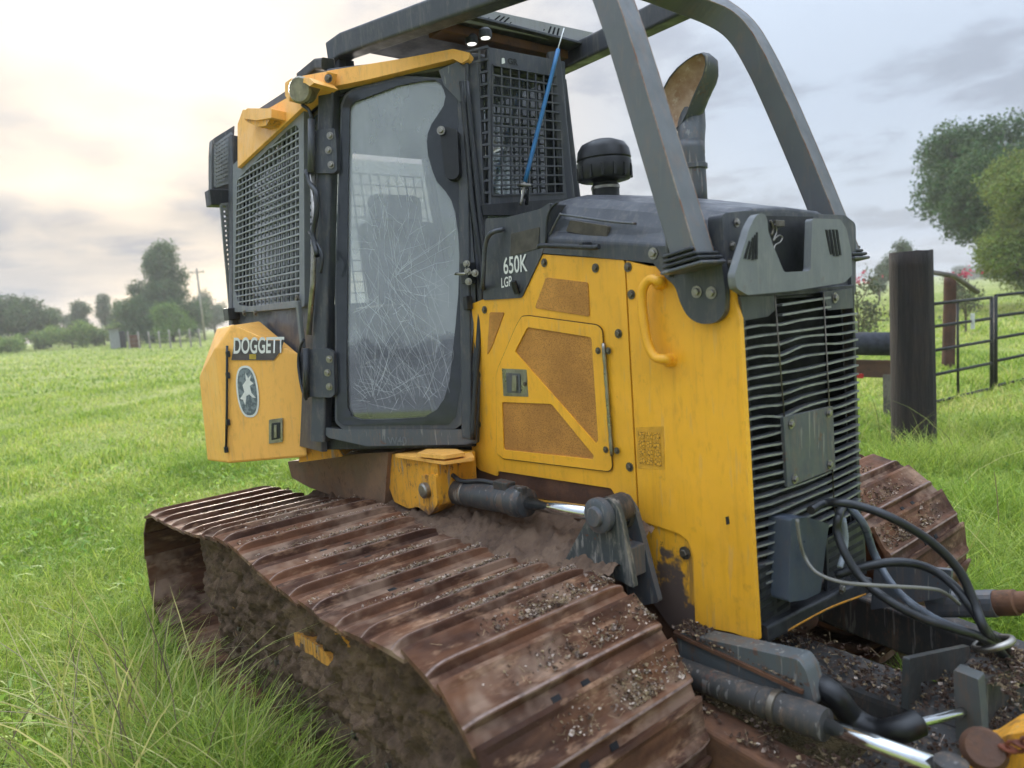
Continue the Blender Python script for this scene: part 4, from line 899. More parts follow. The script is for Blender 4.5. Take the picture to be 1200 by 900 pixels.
CRK = MB('crack_white'); CRK.b.inputs['Base Color'].default_value = (.78, .82, .84, 1); CRK.rough(.4); CRK.b.inputs['Alpha'].default_value = .5
link('glass_crack', pd(V, F), CRK.m, dr)
lk = box('latch_block', Vector((-.5,-.382,1.808)), (.05, .05, .09), BLK, dr)
for px in ([(-.48,-.402,1.846),(-.477,-.402,1.814),(-.474,-.404,1.771),(-.45,-.384,1.804)]): bolt(px, (.58, -.81, 0), .010, dr, STEEL)
tube('latch_bar', [(-.533,-.43,1.809),(-.495,-.404,1.805),(-.458,-.377,1.808)], .006, STEEL, dr, 8)
box('latch_block', Vector((-.512,-.39,1.683)), (.03, .03, .06), BLK, dr)
plate('mirror', rnd([(-.587,-.414,2.426),(-.556,-.391,2.427),(-.519,-.367,2.407),(-.514,-.38,2.22),(-.53,-.393,2.204),(-.564,-.416,2.213)], .012), RUBBER, dr, .05, bevel=.008)
bolt(Vector((-.569,-.415,2.411)), (.58, -.81, 0), .012, dr, STEEL)
# angled pillar trim between door and front screen
for px in ([(-.532,-.315,2.612),(-.518,-.322,2.418),(-.495,-.335,2.095),(-.469,-.335,1.876),(-.467,-.35,1.696),(-.494,-.409,1.261),(-.502,-.429,1.095)], [(-.518,-.298,2.61),(-.501,-.307,2.381),(-.475,-.317,2.056),(-.46,-.323,1.875),(-.461,-.338,1.713)]): tube('pillar_trim', px, .012, BLK, cabf, 8, 3)
plate('pillar', rnd([(-.56,-.298,2.678),(-.494,-.249,2.694),(-.486,-.262,2.487),(-.476,-.29,2.093),(-.469,-.319,1.713),(-.51,-.406,1.071),(-.552,-.436,1.073),(-.5,-.344,1.69),(-.52,-.324,2.063)], .008), GRY, cabf, .05, bevel=.006)
plate('gusset', rnd([(-.612,-.372,2.675),(-.543,-.321,2.697),(-.515,-.304,2.664),(-.513,-.315,2.523),(-.538,-.332,2.534),(-.593,-.365,2.608)], .006), GRY2, cabf, .02)
# front screen
SF = [(-.48,-.199,2.756),(-.48,0.254,2.766),(-.48,0.223,2.126),(-.48,-.254,2.095)]
SI = [(-.48,-.183,2.685),(-.48,0.209,2.691),(-.48,0.188,2.164),(-.48,-.237,2.135)]
fs = plate('windscreen_guard', rnd(SF, .01), GRY, DZ, .025, holes=[SI], hint=Vector((1, 0, 0)), bevel=.004)
V, F = wiremesh(SI[3], SI[2], SI[1], SI[0], 8, 13, .0034); link('wire_mesh', pd(V, F), GRY, fs)
S2 = [Vector(v_) for v_ in (SF[3], SF[0])]
sa = [Vector((-.55, -.345, S2[0].z)), Vector(S2[0]), Vector(S2[1]), Vector((-.55, -.29, S2[1].z-.02))]
V, F = wiremesh(sa[0], sa[1], sa[2], sa[3], 3, 13, .005); link('wire_mesh', pd(V, F), GRY, fs)
sb = [Vector((v_.x, -v_.y+.0, v_.z)) for v_ in sa]
V, F = wiremesh(sb[0], sb[1], sb[2], sb[3], 3, 13, .005); link('wire_mesh', pd(V, F), GRY, fs)
plate('windscreen', [(-.53, -.26, 1.95), (-.53, .26, 1.95), (-.53, .22, 2.74), (-.53, -.22, 2.74)], GLASS, fs, .006, hint=Vector((1, 0, 0)), bevel=0)
plate('guard_mount', rnd([(-.46,-.312,2.09),(-.46,-.194,2.101),(-.46,0.211,2.138),(-.46,0.207,2.091),(-.46,-.151,2.051),(-.46,-.311,2.047)], .004), BLK, fs, .03, hint=Vector((1, 0, 0)))
p = Vector((-.478,-.098,2.703)); q = Vector((-.478,-.02,2.704))
text('cut_lettering', 'GR', p, q-p, (0, 0, 1), .035, DARK, fs, xs=1.2)
plate('cut_lettering', rnd([(-.478,-.129,2.721),(-.478,-.115,2.724),(-.478,-.112,2.703),(-.478,-.132,2.696)], .003), WHITE, fs, .001, hint=Vector((1, 0, 0)), bevel=0)
# aerial clipped to the front screen
ant = tube('antenna', [(-.42,-.098,2.186),(-.42,0.023,2.473),(-.42,0.156,2.785)], .0095, BLUE, DZ, 10, 4, scale=None)
tube('antenna_whip', [(-.42,0.15,2.777),(-.42,0.202,2.885)], .003, WHITE, ant, 6)
tube('antenna_base', [(-.42,-.098,2.193),(-.42,-.112,2.149),(-.42,-.132,2.089)], .007, STEEL, ant, 8, 3)
box('antenna_clip', Vector((-.42,-.104,2.174)), (.03, .06, .012), STEEL, ant)
tube('antenna_base', [(-.42,-.105,2.12),(-.42,-.081,2.157),(-.42,-.098,2.091)], .008, BLK, ant, 8)
# interior
seat = box('seat', (-1.32, -.02, 1.48), (.52, .50, .16), FABRIC, DZ, .05)
box('backrest', (-1.60, -.02, 1.86), (.16, .50, .66), FABRIC, seat, .06, Matrix.Rotation(R(-8), 3, 'Y'))
box('headrest', (-1.66, -.02, 2.25), (.12, .32, .18), FABRIC, seat, .04)
box('pedestal', (-1.32, -.02, 1.25), (.42, .42, .30), BLK, seat, .02)
for sy in (-1, 1): box('armrest', (-1.22, -.02+sy*.36, 1.60), (.50, .14, .22), PLAST, seat, .03)
box('console', (-.70, .05, 1.50), (.22, .56, .75), PLAST, DZ, .04)
box('console', (-1.0, -.45, 1.28), (.35, .2, .34), PLAST, DZ, .04, Matrix.Rotation(R(35), 3, 'Z'))
for sy in (-1, 1): tube('joystick', [(-1.0, -.02+sy*.36, 1.70), (-.98, -.02+sy*.36, 1.82), (-.97, -.02+sy*.35, 1.87)], .022, RUBBER, seat, 10, 3)
plate('headliner', [(-2.2, -.55, 2.69), (-1.12, -.55, 2.69), (-.62, -.2, 2.69), (-.62, .2, 2.69), (-1.12, .55, 2.69), (-2.2, .55, 2.69)], PLAST, DZ, .04, hint=Vector((0, 0, -1)))
# ---------------------------------------------------------------- yellow side box behind the door
TI, TO, TR = (-1.345, -.825), (-1.635, -1.12), (-1.99, -1.12)
def colz(P_, z): return (P_[0], P_[1], z)
V = [colz(TI, .995), colz(TO, .985), colz(TR, .955), (-1.99, -.82, .955),
     colz(TI, 1.53), (-1.60, -1.085, 1.60), (-1.93, -1.075, 1.60), (-1.93, -.82, 1.66),
     (-1.30, -.80, 1.50), (-1.645, -1.12, 1.45), (-1.985, -1.11, 1.36), (-1.99, -.82, 1.45)]
V[4] = (-1.335, -.815, 1.50); V[5] = (-1.585, -1.035, 1.672); V[6] = (-1.86, -1.03, 1.655); V[7] = (-1.86, -.80, 1.68); V[9] = (-1.637, -1.115, 1.56); V[10] = (-1.955, -1.12, 1.40)
F = [(0, 1, 2, 3), (0, 4, 9, 1), (4, 5, 9), (1, 9, 10, 2), (9, 5, 6, 10), (5, 4, 7, 6), (2, 10, 11, 3), (10, 6, 7, 11), (0, 3, 11, 7, 4)]
V = V[:8] + [V[8]] + V[9:]
tank = link('storage_box', fixn(pd(V, F)), YEL2, DZ, bevel=.012)
TFN = Vector((.707, -.707, 0))
tube('box_hinge', [(-1.578,-1.075,1.567),(-1.591,-1.088,1.422),(-1.606,-1.103,1.255),(-1.626,-1.123,1.06)], .006, BLK, tank, 8)
for px in ([(-1.579,-1.076,1.526),(-1.588,-1.085,1.422),(-1.608,-1.105,1.191),(-1.626,-1.123,1.056)]): box('hinge_knuckle', px, (.018, .018, .03), BLK, tank, .003)
DC = [(-1.557,-1.043,1.593),(-1.381,-.867,1.572),(-1.397,-.883,1.524),(-1.425,-.911,1.481),(-1.578,-1.063,1.495)]
plate('dealer_decal', DC, plain('decal_dark', (92, 84, 84), .5, 0, .15), tank, .001, bevel=0, hint=TFN)
p = Vector((-1.567,-1.055,1.528)); q = Vector((-1.39,-.878,1.515))
text('dealer_lettering', 'DOGGETT', p, q-p, (0, 0, 1), .108, WHITE, tank, shear=.28, xs=.50, bold=.02)
plate('dealer_strip', [(-1.51,-.997,1.518),(-1.485,-.973,1.516),(-1.487,-.975,1.491),(-1.512,-.999,1.494)], plain('decal_yellow', (190, 160, 60), .5), tank, .001, bevel=0, hint=TFN)
oc = Vector((-1.533,-1.018,1.336)); ou = Vector((.707, .707, 0)); 
a_, b_ = .082, .140
def oval(a, b, sh): return [oc + TFN*sh + ou*(a*abs(math.cos(t))**.75*math.copysign(1, math.cos(t))) + Vector((0, 0, 1))*(b*abs(math.sin(t))**.9*math.copysign(1, math.sin(t))) for t in [2*math.pi*k/36 for k in range(36)]]
plate('emblem', oval(.056, .128, 0), WHITE, tank, .001, bevel=0, hint=TFN)
emb = MB('emblem_worn'); emb.col(emb.mix(emb.ramp(emb.noise(48, 5, .7), .45, .55), s2l((92, 100, 106)), s2l((132, 140, 144)))); emb.rough(.4)
plate('emblem', oval(.047, .117, .0015), emb.m, tank, .001, bevel=0, hint=TFN)
deer = [(-.04, -.03), (-.015, .0), (-.02, .03), (.0, .05), (.0, .085), (.012, .06), (.03, .075), (.02, .05), (.036, .035), (.016, .025), (.02, -.005), (.04, -.03), (.024, -.028), (.008, -.012), (-.008, -.02), (-.018, -.06), (-.026, -.035)]
plate('emblem', [oc+TFN*.003+ou*x*1.0+Vector((0, 0, z*1.1)) for x, z in deer], WHITE, tank, .0008, bevel=0, hint=TFN)
plate('latch', rnd([(-1.461,-.955,1.191),(-1.411,-.906,1.196),(-1.421,-.915,1.078),(-1.471,-.965,1.073)], .004), STEEL, tank, .012, hint=TFN)
plate('latch', rnd([(-1.449,-.949,1.174),(-1.418,-.918,1.176),(-1.425,-.924,1.096),(-1.456,-.956,1.09)], .004), BLK, tank, .006, hint=TFN)
plate('latch', rnd([(-1.436,-.942,1.166),(-1.427,-.933,1.165),(-1.432,-.938,1.102),(-1.442,-.947,1.103)], .001), STEEL, tank, .006, hint=TFN)
plate('box_support', rnd([(-1.399,-.837,1.04),(-1.275,-.712,1.048),(-1.249,-.686,0.982),(-1.317,-.755,0.974),(-1.411,-.849,0.963)], .006), YELD, tank, .2, hint=TFN)

# ---------------------------------------------------------------- push frame, cylinders and hoses at the front
arm = plate('push_frame_arm', rnd([(0.566,-.45,0.571),(0.984,-.45,0.626),(1.006,-.45,0.602),(1.03,-.45,0.515),(1.004,-.45,0.477),(0.972,-.45,0.479),(0.585,-.45,0.435)], .01), paint('mud_splashed_grey', (88, 92, 92), .5, .95, s2l((104, 82, 66)), scratch=.6), DZ, .07, bevel=.006)
plate('arm_cap', rnd([(.56, -.46, .575), (1.0, -.46, .545), (1.0, -.38, .545), (.56, -.38, .575)], .01), RUSTY, arm, .012, hint=Vector((0, 0, 1)))
beam('push_frame_beam', [(.45, -.56, .36), (1.0, -.56, .31), (1.5, -.50, .28)], .12, .17, RUSTY, DZ, .015)
beam('push_frame_beam', [(.45, .56, .36), (1.0, .56, .31), (1.5, .50, .28)], .12, .17, BLKD, DZ, .015)
beam('push_frame_beam', [(.60, -.02, .36), (1.0, .05, .31), (1.5, .12, .28)], .22, .12, BLKD, DZ, .03)
beam('cross_member', [(1.18, -.50, .26), (1.18, .55, .26)], .18, .16, BLKD, DZ, .02)
def tilt_cyl(p0, p1, p2, label=None):
    p0, p1, p2 = Vector(p0), Vector(p1), Vector(p2); a = (p1-p0).normalized(); Ln = (p1-p0).length
    o = lathe('angle_cylinder', [(.015, 0), (.036, 0), (.040, .01), (.040, Ln*.62), (.044, Ln*.63), (.044, Ln*.68), (.040, Ln*.69), (.046, Ln*.9), (.042, Ln), (.024, Ln+.003)], p0, a, BLKD, DZ, 24)
    tube('rod', [p1-a*.02, p2], .021, CHROME, o, 18)
    lathe('clamp_band', [(.0405, 0), (.0475, .001), (.0475, .018), (.0405, .019)], p0+a*Ln*.70, a, BOLT, o, 24)
    lathe('rod_eye', [(.02, -.03), (.036, -.026), (.036, .026), (.02, .03)], p2+a*.03, (0, 0, 1), BLKD, o, 20)
    return o
tilt_cyl((0.592,-.5,0.478), (1.086,-.5,0.5), (1.352,-.5,0.513))
# far-side angle cylinder with its clevis
q0, q1, q2 = Vector((0.991,0.5,0.472)), Vector((1.177,0.5,0.529)), Vector((1.391,0.5,0.601))
a = (q1-q0).normalized()
fcyl = beam('angle_cylinder', [q0-a*.02, q0+a*.05, q1], .09, .085, GRY2, DZ, .03)
lathe('clevis_ring', [(.03, 0), (.062, .0), (.066, .01), (.066, .03), (.03, .032)], q0+Vector((-.01, 0, .028)), (0, 0, 1), GRY2, fcyl, 24)
lathe('clevis_pin', [(.002, .03), (.028, .03), (.028, .045), (.002, .05)], q0+Vector((-.01, 0, .028)), (0, 0, 1), CHAINM, fcyl, 8)
lathe('gland', [(.03, 0), (.043, 0), (.043, .06), (.036, .065), (.036, .35), (.02, .35)], q1, (q2-q1).normalized(), RUSTY, fcyl, 22)
plate('splash_guard', rnd([(0.809,0.42,0.606),(1.067,0.42,0.643),(1.058,0.42,0.543),(0.79,0.42,0.417)], .01), GRY2, DZ, .02)
plate('frame_bracket', rnd([(1.12,-.062,0.527),(1.12,0.428,0.384),(1.12,0.45,0.16),(1.12,0.279,0.21),(1.12,-.079,0.367)], .008), paint('wet_dark_steel', (66, 68, 66), .4, .5), DZ, .02, hint=Vector((1, -.3, 0)), holes=[rnd([(1.12,0.016,0.42),(1.12,0.274,0.335),(1.12,0.265,0.234),(1.12,0.039,0.332)], .01)])
plate('frame_bracket', rnd([(1.242,-.08,0.544),(1.304,-.08,0.539),(1.316,-.08,0.359),(1.25,-.08,0.311)], .006), paint('grey_bracket', (84, 86, 84), .5, .5), DZ, .05, bevel=.006)
plate('frame_bracket', rnd([(1.3,-.042,0.52),(1.3,0.376,0.41),(1.3,0.442,0.13),(1.3,-.003,0.31)], .006), BLKD, DZ, .02, hint=Vector((1, 0, 0)))
# hoses
HPL = lambda pts: pts
def hose(pts, r=.0125, mat=HOSE, n=10): return tube('hydraulic_hose', pts, r, mat, DZ, n, 6)
hose([(0.9,-.201,0.975),(0.9,-.123,0.978)] + [(0.95,-.116,0.987)] + [(1,-.086,0.976)] + [(1.08,-.072,0.953)] + [(1.15,0.018,0.873)] + [(1.21,0.066,0.782)] + [(1.25,0.064,0.692)] + [(1.28,0.044,0.633),(1.28,0.151,0.541)] + [(1.3,0.3,0.372)], .0135)
hose([(0.9,0.014,0.946)] + [(0.94,-.108,0.944),(0.94,-.121,0.898)] + [(0.97,-.138,0.84)] + [(1.02,-.139,0.772)] + [(1.1,-.146,0.729)] + [(1.17,-.108,0.685)] + [(1.23,-.048,0.652)] + [(1.28,0.093,0.573),(1.28,0.453,0.302)], .0130)
hose([(0.92,-.011,0.949)] + [(0.96,0.01,0.888),(0.96,0.077,0.777)] + [(1.02,0.045,0.708)] + [(1.1,0,0.673)] + [(1.17,0.039,0.621)] + [(1.25,0.049,0.606),(1.25,0.214,0.524)] + [(1.29,0.304,0.386)], .0125, plain('hose_sheath', (92, 98, 108), .35, 0, .2))
hose([(0.92,-.099,0.746)] + [(1,-.049,0.781)] + [(1.07,0.018,0.789)] + [(1.13,0.075,0.765)] + [(1.19,0.077,0.729)] + [(1.24,0.061,0.682)] + [(1.28,0.093,0.597),(1.28,0.212,0.519)] + [(1.3,0.404,0.3)], .0135)
hose([(0.885,-.254,0.957),(0.885,-.243,0.893),(0.885,-.217,0.832)] + [(0.93,-.233,0.797)] + [(1,-.229,0.785)] + [(1.08,-.191,0.784)] + [(1.16,-.007,0.737)] + [(1.18,0.059,0.703),(1.18,0.153,0.642)], .0055, plain('grey_cable', (120, 116, 108), .5))
hose([(0.93,-.061,0.919),(0.93,-.048,0.855),(0.93,-.061,0.809),(0.93,-.091,0.77)], .009, plain('pale_sheath', (150, 156, 164), .35))
hose([(0.941,-.38,0.553),(0.994,-.38,0.534),(1.05,-.38,0.518)] + [(1.081,-.34,0.446),(1.15,-.34,0.436),(1.212,-.34,0.472)] + [(1.234,-.3,0.481)], .034, RUBBER, 16)
hose([(1.217,-.3,0.469)] + [(1.243,-.2,0.452)] + [(1.269,-.09,0.434)], .013, CHROME)
rc_ = Vector((1.285,0.105,0.568))
rng_pts = [rc_ + Vector((.006*math.sin(t), .048*math.cos(t), .022*math.sin(t)))+Vector((.04*math.sin(t), 0, 0)) for t in [2*math.pi*k/24 for k in range(25)]]
tube('hose_ring', rng_pts, .010, STEEL, DZ, 10)
# corner of the blade's yellow mount with a rusty chain
bl = plate('blade_mount', rnd([(1.362,-.38,0.49),(1.405,-.38,0.519),(1.454,-.38,0.58),(1.553,-.38,0.648),(1.555,-.38,0.426),(1.364,-.38,0.321)], .01), YELM2, DZ, .12, bevel=.01)
lathe('pivot_ball', [(.004, .0), (.03, .006), (.045, .02), (.05, .04), (.04, .06)], Vector((1.412,-.4,0.527)), (.3, -.6, .6), RUSTY, bl, 20)
for k in range(9):
    c = Vector((1.418,-.42,0.531))+(Vector((1.525,-.42,0.618))-Vector((1.418,-.42,0.531)))*k/8
    tl = [c+(Vector((.016*math.cos(t), 0, .010*math.sin(t))) if k % 2 else Vector((.016*math.cos(t), -.010*math.sin(t), 0))) for t in [2*math.pi*j/10 for j in range(11)]]
    tube('chain_link', tl, .0045, CHAINM, bl, 6)

# soil, leaves and straw caught on the push frame
def litter(name, quads, parent, label, dens=9000, seed=5):
    q = random.Random(seed); V = []; F = []; mi = []
    for a, b, c, d, n in quads:
        a, b, c, d = (Vector(v_) for v_ in (a, b, c, d))
        for _ in range(n):
            u, v_ = q.random(), q.random(); p = (a*(1-u)+b*u)*(1-v_)+(d*(1-u)+c*u)*v_
            cl_ = noise.noise(p*9)
            if cl_ < q.uniform(-.5, .25): continue
            p = p+Vector((0, 0, max(0, cl_)*.03*q.random())); st_ = q.random() < .35
            l_, w_ = (q.uniform(.015, .05), .0016) if st_ else (q.uniform(.004, .014),)*2
            t = Vector((q.gauss(0, 1), q.gauss(0, 1), q.gauss(0, .4))).normalized(); e = t.cross(Vector((q.gauss(0, .5), q.gauss(0, .5), 1))).normalized(); g = t.cross(e)*w_*.6
            t *= l_/2; e *= w_/2; k0 = len(V); V += [p-t-e, p+t-e, p+t+e, p-t+e, p+g]
            F += [(k0, k0+1, k0+4), (k0+1, k0+2, k0+4), (k0+2, k0+3, k0+4), (k0+3, k0, k0+4)]
            mi += [q.choices((0, 1, 2, 3), (.02, .74, .16, .08))[0]]*4
    me = pd(V, F)
    for mm in (CH1, CH2, CH3, CH4): me.materials.append(mm)
    me.polygons.foreach_set('material_index', mi); return tag(link(name, me, None, parent), label, kind='stuff')
litter('debris', [((.62, -.14, .425), (1.5, -.02, .345), (1.5, .26, .345), (.62, .12, .425), 2600), ((.45, -.63, .45), (1.5, -.57, .37), (1.5, -.43, .37), (.45, -.50, .45), 1500),
                  ((.56, -.46, .590), (1.0, -.46, .560), (1.0, -.38, .560), (.56, -.38, .590), 900), ((1.09, -.5, .345), (1.27, -.5, .345), (1.27, .5, .345), (1.09, .5, .345), 1200), ((1.25, .0, .50), (1.36, .0, .48), (1.36, .28, .48), (1.25, .28, .50), 900)], hull, 'dark soil leaves and straw caught on the push frame')

# ================================================================ SETTING
def terr(x, y):
    """the pasture climbs gently to the left and falls a little to the right"""
    dx, dy = x-CAM.x, y-CAM.y; lat = dx*r0.x+dy*r0.y; d = math.hypot(dx, dy); k_ = min(1, max(0, (d-8)/30)); k_ = k_*k_*(3-2*k_)
    lat = max(-60, min(60, lat))
    return k_*(-.022*lat if lat < 0 else -.006*lat)
def ground_h(x, y):
    return .03*math.sin(x*.9+1.3)*math.cos(y*.7) + .02*math.sin(x*2.3+y*1.9)
k = MB('pasture_ground')
g = k.mix(k.ramp(k.noise(.35, 6, .6), .35, .65), s2l((124, 140, 60)), s2l((150, 160, 84)))
g = k.mix(k.ramp(k.noise(.06, 4, .6), .4, .62, 0, .75), g, s2l((160, 162, 98)))
g = k.mix(k.ramp(k.noise(2.3, 8, .7), .52, .74, 0, .8), g, s2l((104, 124, 52)))
g = k.mix(k.ramp(k.noise(14, 8, .7), .50, .75, 0, .7), g, s2l((120, 124, 70)))
sp = k.n('ShaderNodeSeparateXYZ'); k.l(k.tc.outputs['Object'], sp.inputs[0])      # churned bare soil where the machine stands
def band(o, c, hw): return k.math('SUBTRACT', hw, k.math('ABSOLUTE', k.math('SUBTRACT', o, c)))
inn = k.math('MINIMUM', band(sp.outputs[0], -.45, 2.35), band(sp.outputs[1], 0., 1.38)); inn = k.math('ADD', inn, k.math('MULTIPLY', k.math('SUBTRACT', k.noise(2.4, 4, .7), .5), .9))
g = k.mix(k.ramp(inn, -.05, .12, 0, .93), g, k.mix(k.ramp(k.noise(11, 4, .7), .4, .62), s2l((66, 52, 40)), s2l((98, 80, 60))))
k.col(g); k.rough(.95); k.bump(k.noise(9, 9, .75), 1.0, .08); k.b.inputs['Specular IOR Level'].default_value = .15
V = [(CAM.x, CAM.y, GZ)]; F = []; na = 96
radii = [1, 2, 3, 4, 5, 6, 7, 8.5, 10, 12, 15, 19, 25, 35, 60, 120, 300, 900, 2500]
for r in radii:
    for i in range(na):
        a = 2*math.pi*i/na; x, y = CAM.x+r*math.cos(a), CAM.y+r*math.sin(a); V.append((x, y, GZ + terr(x, y) + (ground_h(x, y) if r < 25 else 0)))
for i in range(na): F.append((0, 1+i, 1+(i+1) % na))
for q in range(len(radii)-1):
    for i in range(na):
        a, b = 1+q*na+i, 1+q*na+(i+1) % na; F.append((a, a+na, b+na, b))
tag(link('ground', fixn(pd(V, F)), k.m, smooth=True), kind='structure')

# ---------------------------------------------------------------- grass
k = MB('grass_blade'); at = k.n('ShaderNodeAttribute', attribute_name='Col')
k.col(at.outputs['Color']); k.rough(.55); k.b.inputs['Specular IOR Level'].default_value = .25
tl = k.n('ShaderNodeBsdfTranslucent'); k.l(at.outputs['Color'], tl.inputs[0]); ms = k.n('ShaderNodeMixShader'); ms.inputs[0].default_value = .38
out = [n for n in k.nt.nodes if n.type == 'OUTPUT_MATERIAL'][0]
k.l(k.b.outputs[0], ms.inputs[1]); k.l(tl.outputs[0], ms.inputs[2]); k.l(ms.outputs[0], out.inputs[0]); GRASS = k.m
def blades(P, H, W, lean, C, bend=None, nseg=2):
    n = len(P); az = rng.uniform(0, 2*np.pi, n); d = np.stack([np.cos(az), np.sin(az)], 1)
    sd_ = rng.uniform(0, 2*np.pi, n); s = np.stack([np.cos(sd_), np.sin(sd_), np.zeros(n)], 1)
    lvl = np.linspace(0, 1, nseg+1); VV = np.zeros((n, 2*nseg+1, 3)); CC = np.zeros((n, 2*nseg+1, 4)); CC[..., 3] = 1
    for i, t in enumerate(lvl):
        off = (lean*H)*t**1.9; z = H*(t - .28*np.minimum(lean, 1.6)*t**2.6)
        c = np.stack([P[:, 0]+d[:, 0]*off, P[:, 1]+d[:, 1]*off, P[:, 2]+z], 1); ww = (W*(1-.55*t**1.5))[:, None]/2
        if i < nseg:
            VV[:, 2*i] = c-s*ww; VV[:, 2*i+1] = c+s*ww; CC[:, 2*i, :3] = CC[:, 2*i+1, :3] = C
        else: VV[:, 2*i] = c; CC[:, 2*i, :3] = C
    nv = 2*nseg+1; base = np.arange(n)[:, None]*nv; tri = []
    for i in range(nseg-1): tri += [(2*i, 2*i+1, 2*i+3), (2*i, 2*i+3, 2*i+2)]
    tri.append((2*nseg-2, 2*nseg-1, 2*nseg)); tri = np.array(tri)
    FF = (base[:, :, None]+tri[None].reshape(1, 1, -1)).reshape(-1, 3)
    return VV.reshape(-1, 3), FF, CC.reshape(-1, 4)
def mesh_np(name, parts, mat):
    V = []; F = []; C = []; o = 0
    for v, f, c in parts: V.append(v); F.append(f+o); C.append(c); o += len(v)
    V = np.concatenate(V); F = np.concatenate(F); C = np.concatenate(C)
    me = bpy.data.meshes.new(name); me.vertices.add(len(V)); me.vertices.foreach_set('co', V.astype(np.float32).ravel())
    me.loops.add(F.size); me.loops.foreach_set('vertex_index', F.astype(np.int32).ravel())
    me.polygons.add(len(F)); me.polygons.foreach_set('loop_start', np.arange(0, F.size, 3, dtype=np.int32)); me.polygons.foreach_set('loop_total', np.full(len(F), 3, np.int32))
    me.update(calc_edges=True); ca = me.color_attributes.new('Col', 'FLOAT_COLOR', 'POINT'); ca.data.foreach_set('color', C.astype(np.float32).ravel())
    me.validate(); return link(name, me, mat)
def lin(c): return np.array(s2l(c)[:3])
PAL = np.stack([lin(c) for c in ((172, 190, 76), (146, 172, 60), (192, 204, 100), (118, 150, 52), (208, 206, 128), (162, 182, 100))])
def vnoise(x, y, f, seed=0):
    a = np.sin(x*f*1.3+y*f*.9+seed)+np.sin(x*f*-.7+y*f*1.7+seed*2.1)+np.sin(x*f*2.9+y*f*.4+seed*.7)*.6+np.sin(x*f*.5-y*f*3.1+seed*1.7)*.6
    return a/3.2
def pick(n, x, y):
    w0 = rng.random(n) + .35*vnoise(x, y, 1.1, 2) + .25*vnoise(x, y, .23, 5)
    idx = np.clip((w0*5.2).astype(int), 0, 5); order = np.array([3, 1, 0, 5, 2, 4])
    return PAL[order[idx]]*rng.uniform(.72, 1.2, (n, 1))
def scatter(n, r0_, r1_, power, a0=-50, a1=50):
    u = rng.random(n); p = 2-power
    r = (r0_**p+(r1_**p-r0_**p)*u)**(1/p) if abs(p) > 1e-6 else r0_*(r1_/r0_)**u
    a = yaw + np.radians(rng.uniform(a0, a1, n)); x = CAM.x+r*np.cos(a); y = CAM.y+r*np.sin(a); return x, y, r
def under(x, y):
    return ((np.abs(np.abs(y)-.995) < .37) & (x > -2.68) & (x < .80)) | ((np.abs(y) < .66) & (x > -2.3) & (x < 1.25))
def gh(x, y): return GZ + .03*np.sin(x*.9+1.3)*np.cos(y*.7) + .02*np.sin(x*2.3+y*1.9)
def terr_np(x, y):
    dx, dy = x-CAM.x, y-CAM.y; lat = np.clip(dx*r0.x+dy*r0.y, -60, 60); k_ = np.clip((np.hypot(dx, dy)-8)/30, 0, 1); k_ = k_*k_*(3-2*k_)
    return k_*np.where(lat < 0, -.022*lat, -.006*lat)
parts = []
for n, r0_, r1_, pw, hs, ws, ns in ((270000, 2.0, 9.5, 1.35, 1.0, 1.0, 3), (150000, 8.5, 26, 1.6, 1.0, 2.0, 2), (90000, 24, 95, 1.75, 1.15, 5.0, 2)):
    x, y, r = scatter(n, r0_, r1_, pw); keep = ~under(x, y); x, y, r = x[keep], y[keep], r[keep]; n = len(x)
    H = (.075+.085*rng.random(n)**1.5)*(1+.55*vnoise(x, y, .9, 1)+.35*vnoise(x, y, 3.1, 4))*hs
    dx = np.maximum(np.maximum(-2.75-x, x-.85), 0); dy = np.maximum(np.abs(y)-1.36, 0); dm = np.hypot(dx, dy)
    H *= 1 + .9*np.exp(-(dm/.45)**2)                                   # uncut rank growth against the tracks
    H *= np.where((y > 1.4) & (r < 14), 1.5+.5*vnoise(x, y, 2.2, 3), 1)
    H = np.clip(H, .04, .6)
    W = (.0035+.0035*rng.random(n))*ws*np.where(r < 5, 1, np.clip(r/5, 1, 1.8))
    P = np.stack([x, y, gh(x, y) if r1_ < 30 else np.full(n, GZ)], 1); P[:, 2] -= .01; P[:, 2] += terr_np(x, y)
    parts.append(blades(P, H, W, rng.uniform(.15, 1.35, n), pick(n, x, y), nseg=ns))
tag(mesh_np('grass', parts, GRASS), 'short green pasture grass over the whole field', 'grass', kind='stuff')
# broad-leaved weeds low in the sward
n = 26000; x, y, r = scatter(n, 2.2, 14, 1.5); keep = ~under(x, y) & (vnoise(x, y, 1.7, 9) > .05); x, y = x[keep], y[keep]; n = len(x)
P = np.stack([x, y, gh(x, y)+rng.uniform(.02, .12, n)], 1)
wd = blades(P, rng.uniform(.03, .08, n), rng.uniform(.012, .03, n), rng.uniform(.8, 2.4, n), pick(n, x, y)*np.array([.9, 1.0, .95]), nseg=2)
tag(mesh_np('low_weeds', [wd], GRASS), 'small broad leaved weeds scattered low among the grass', 'weeds', kind='stuff')
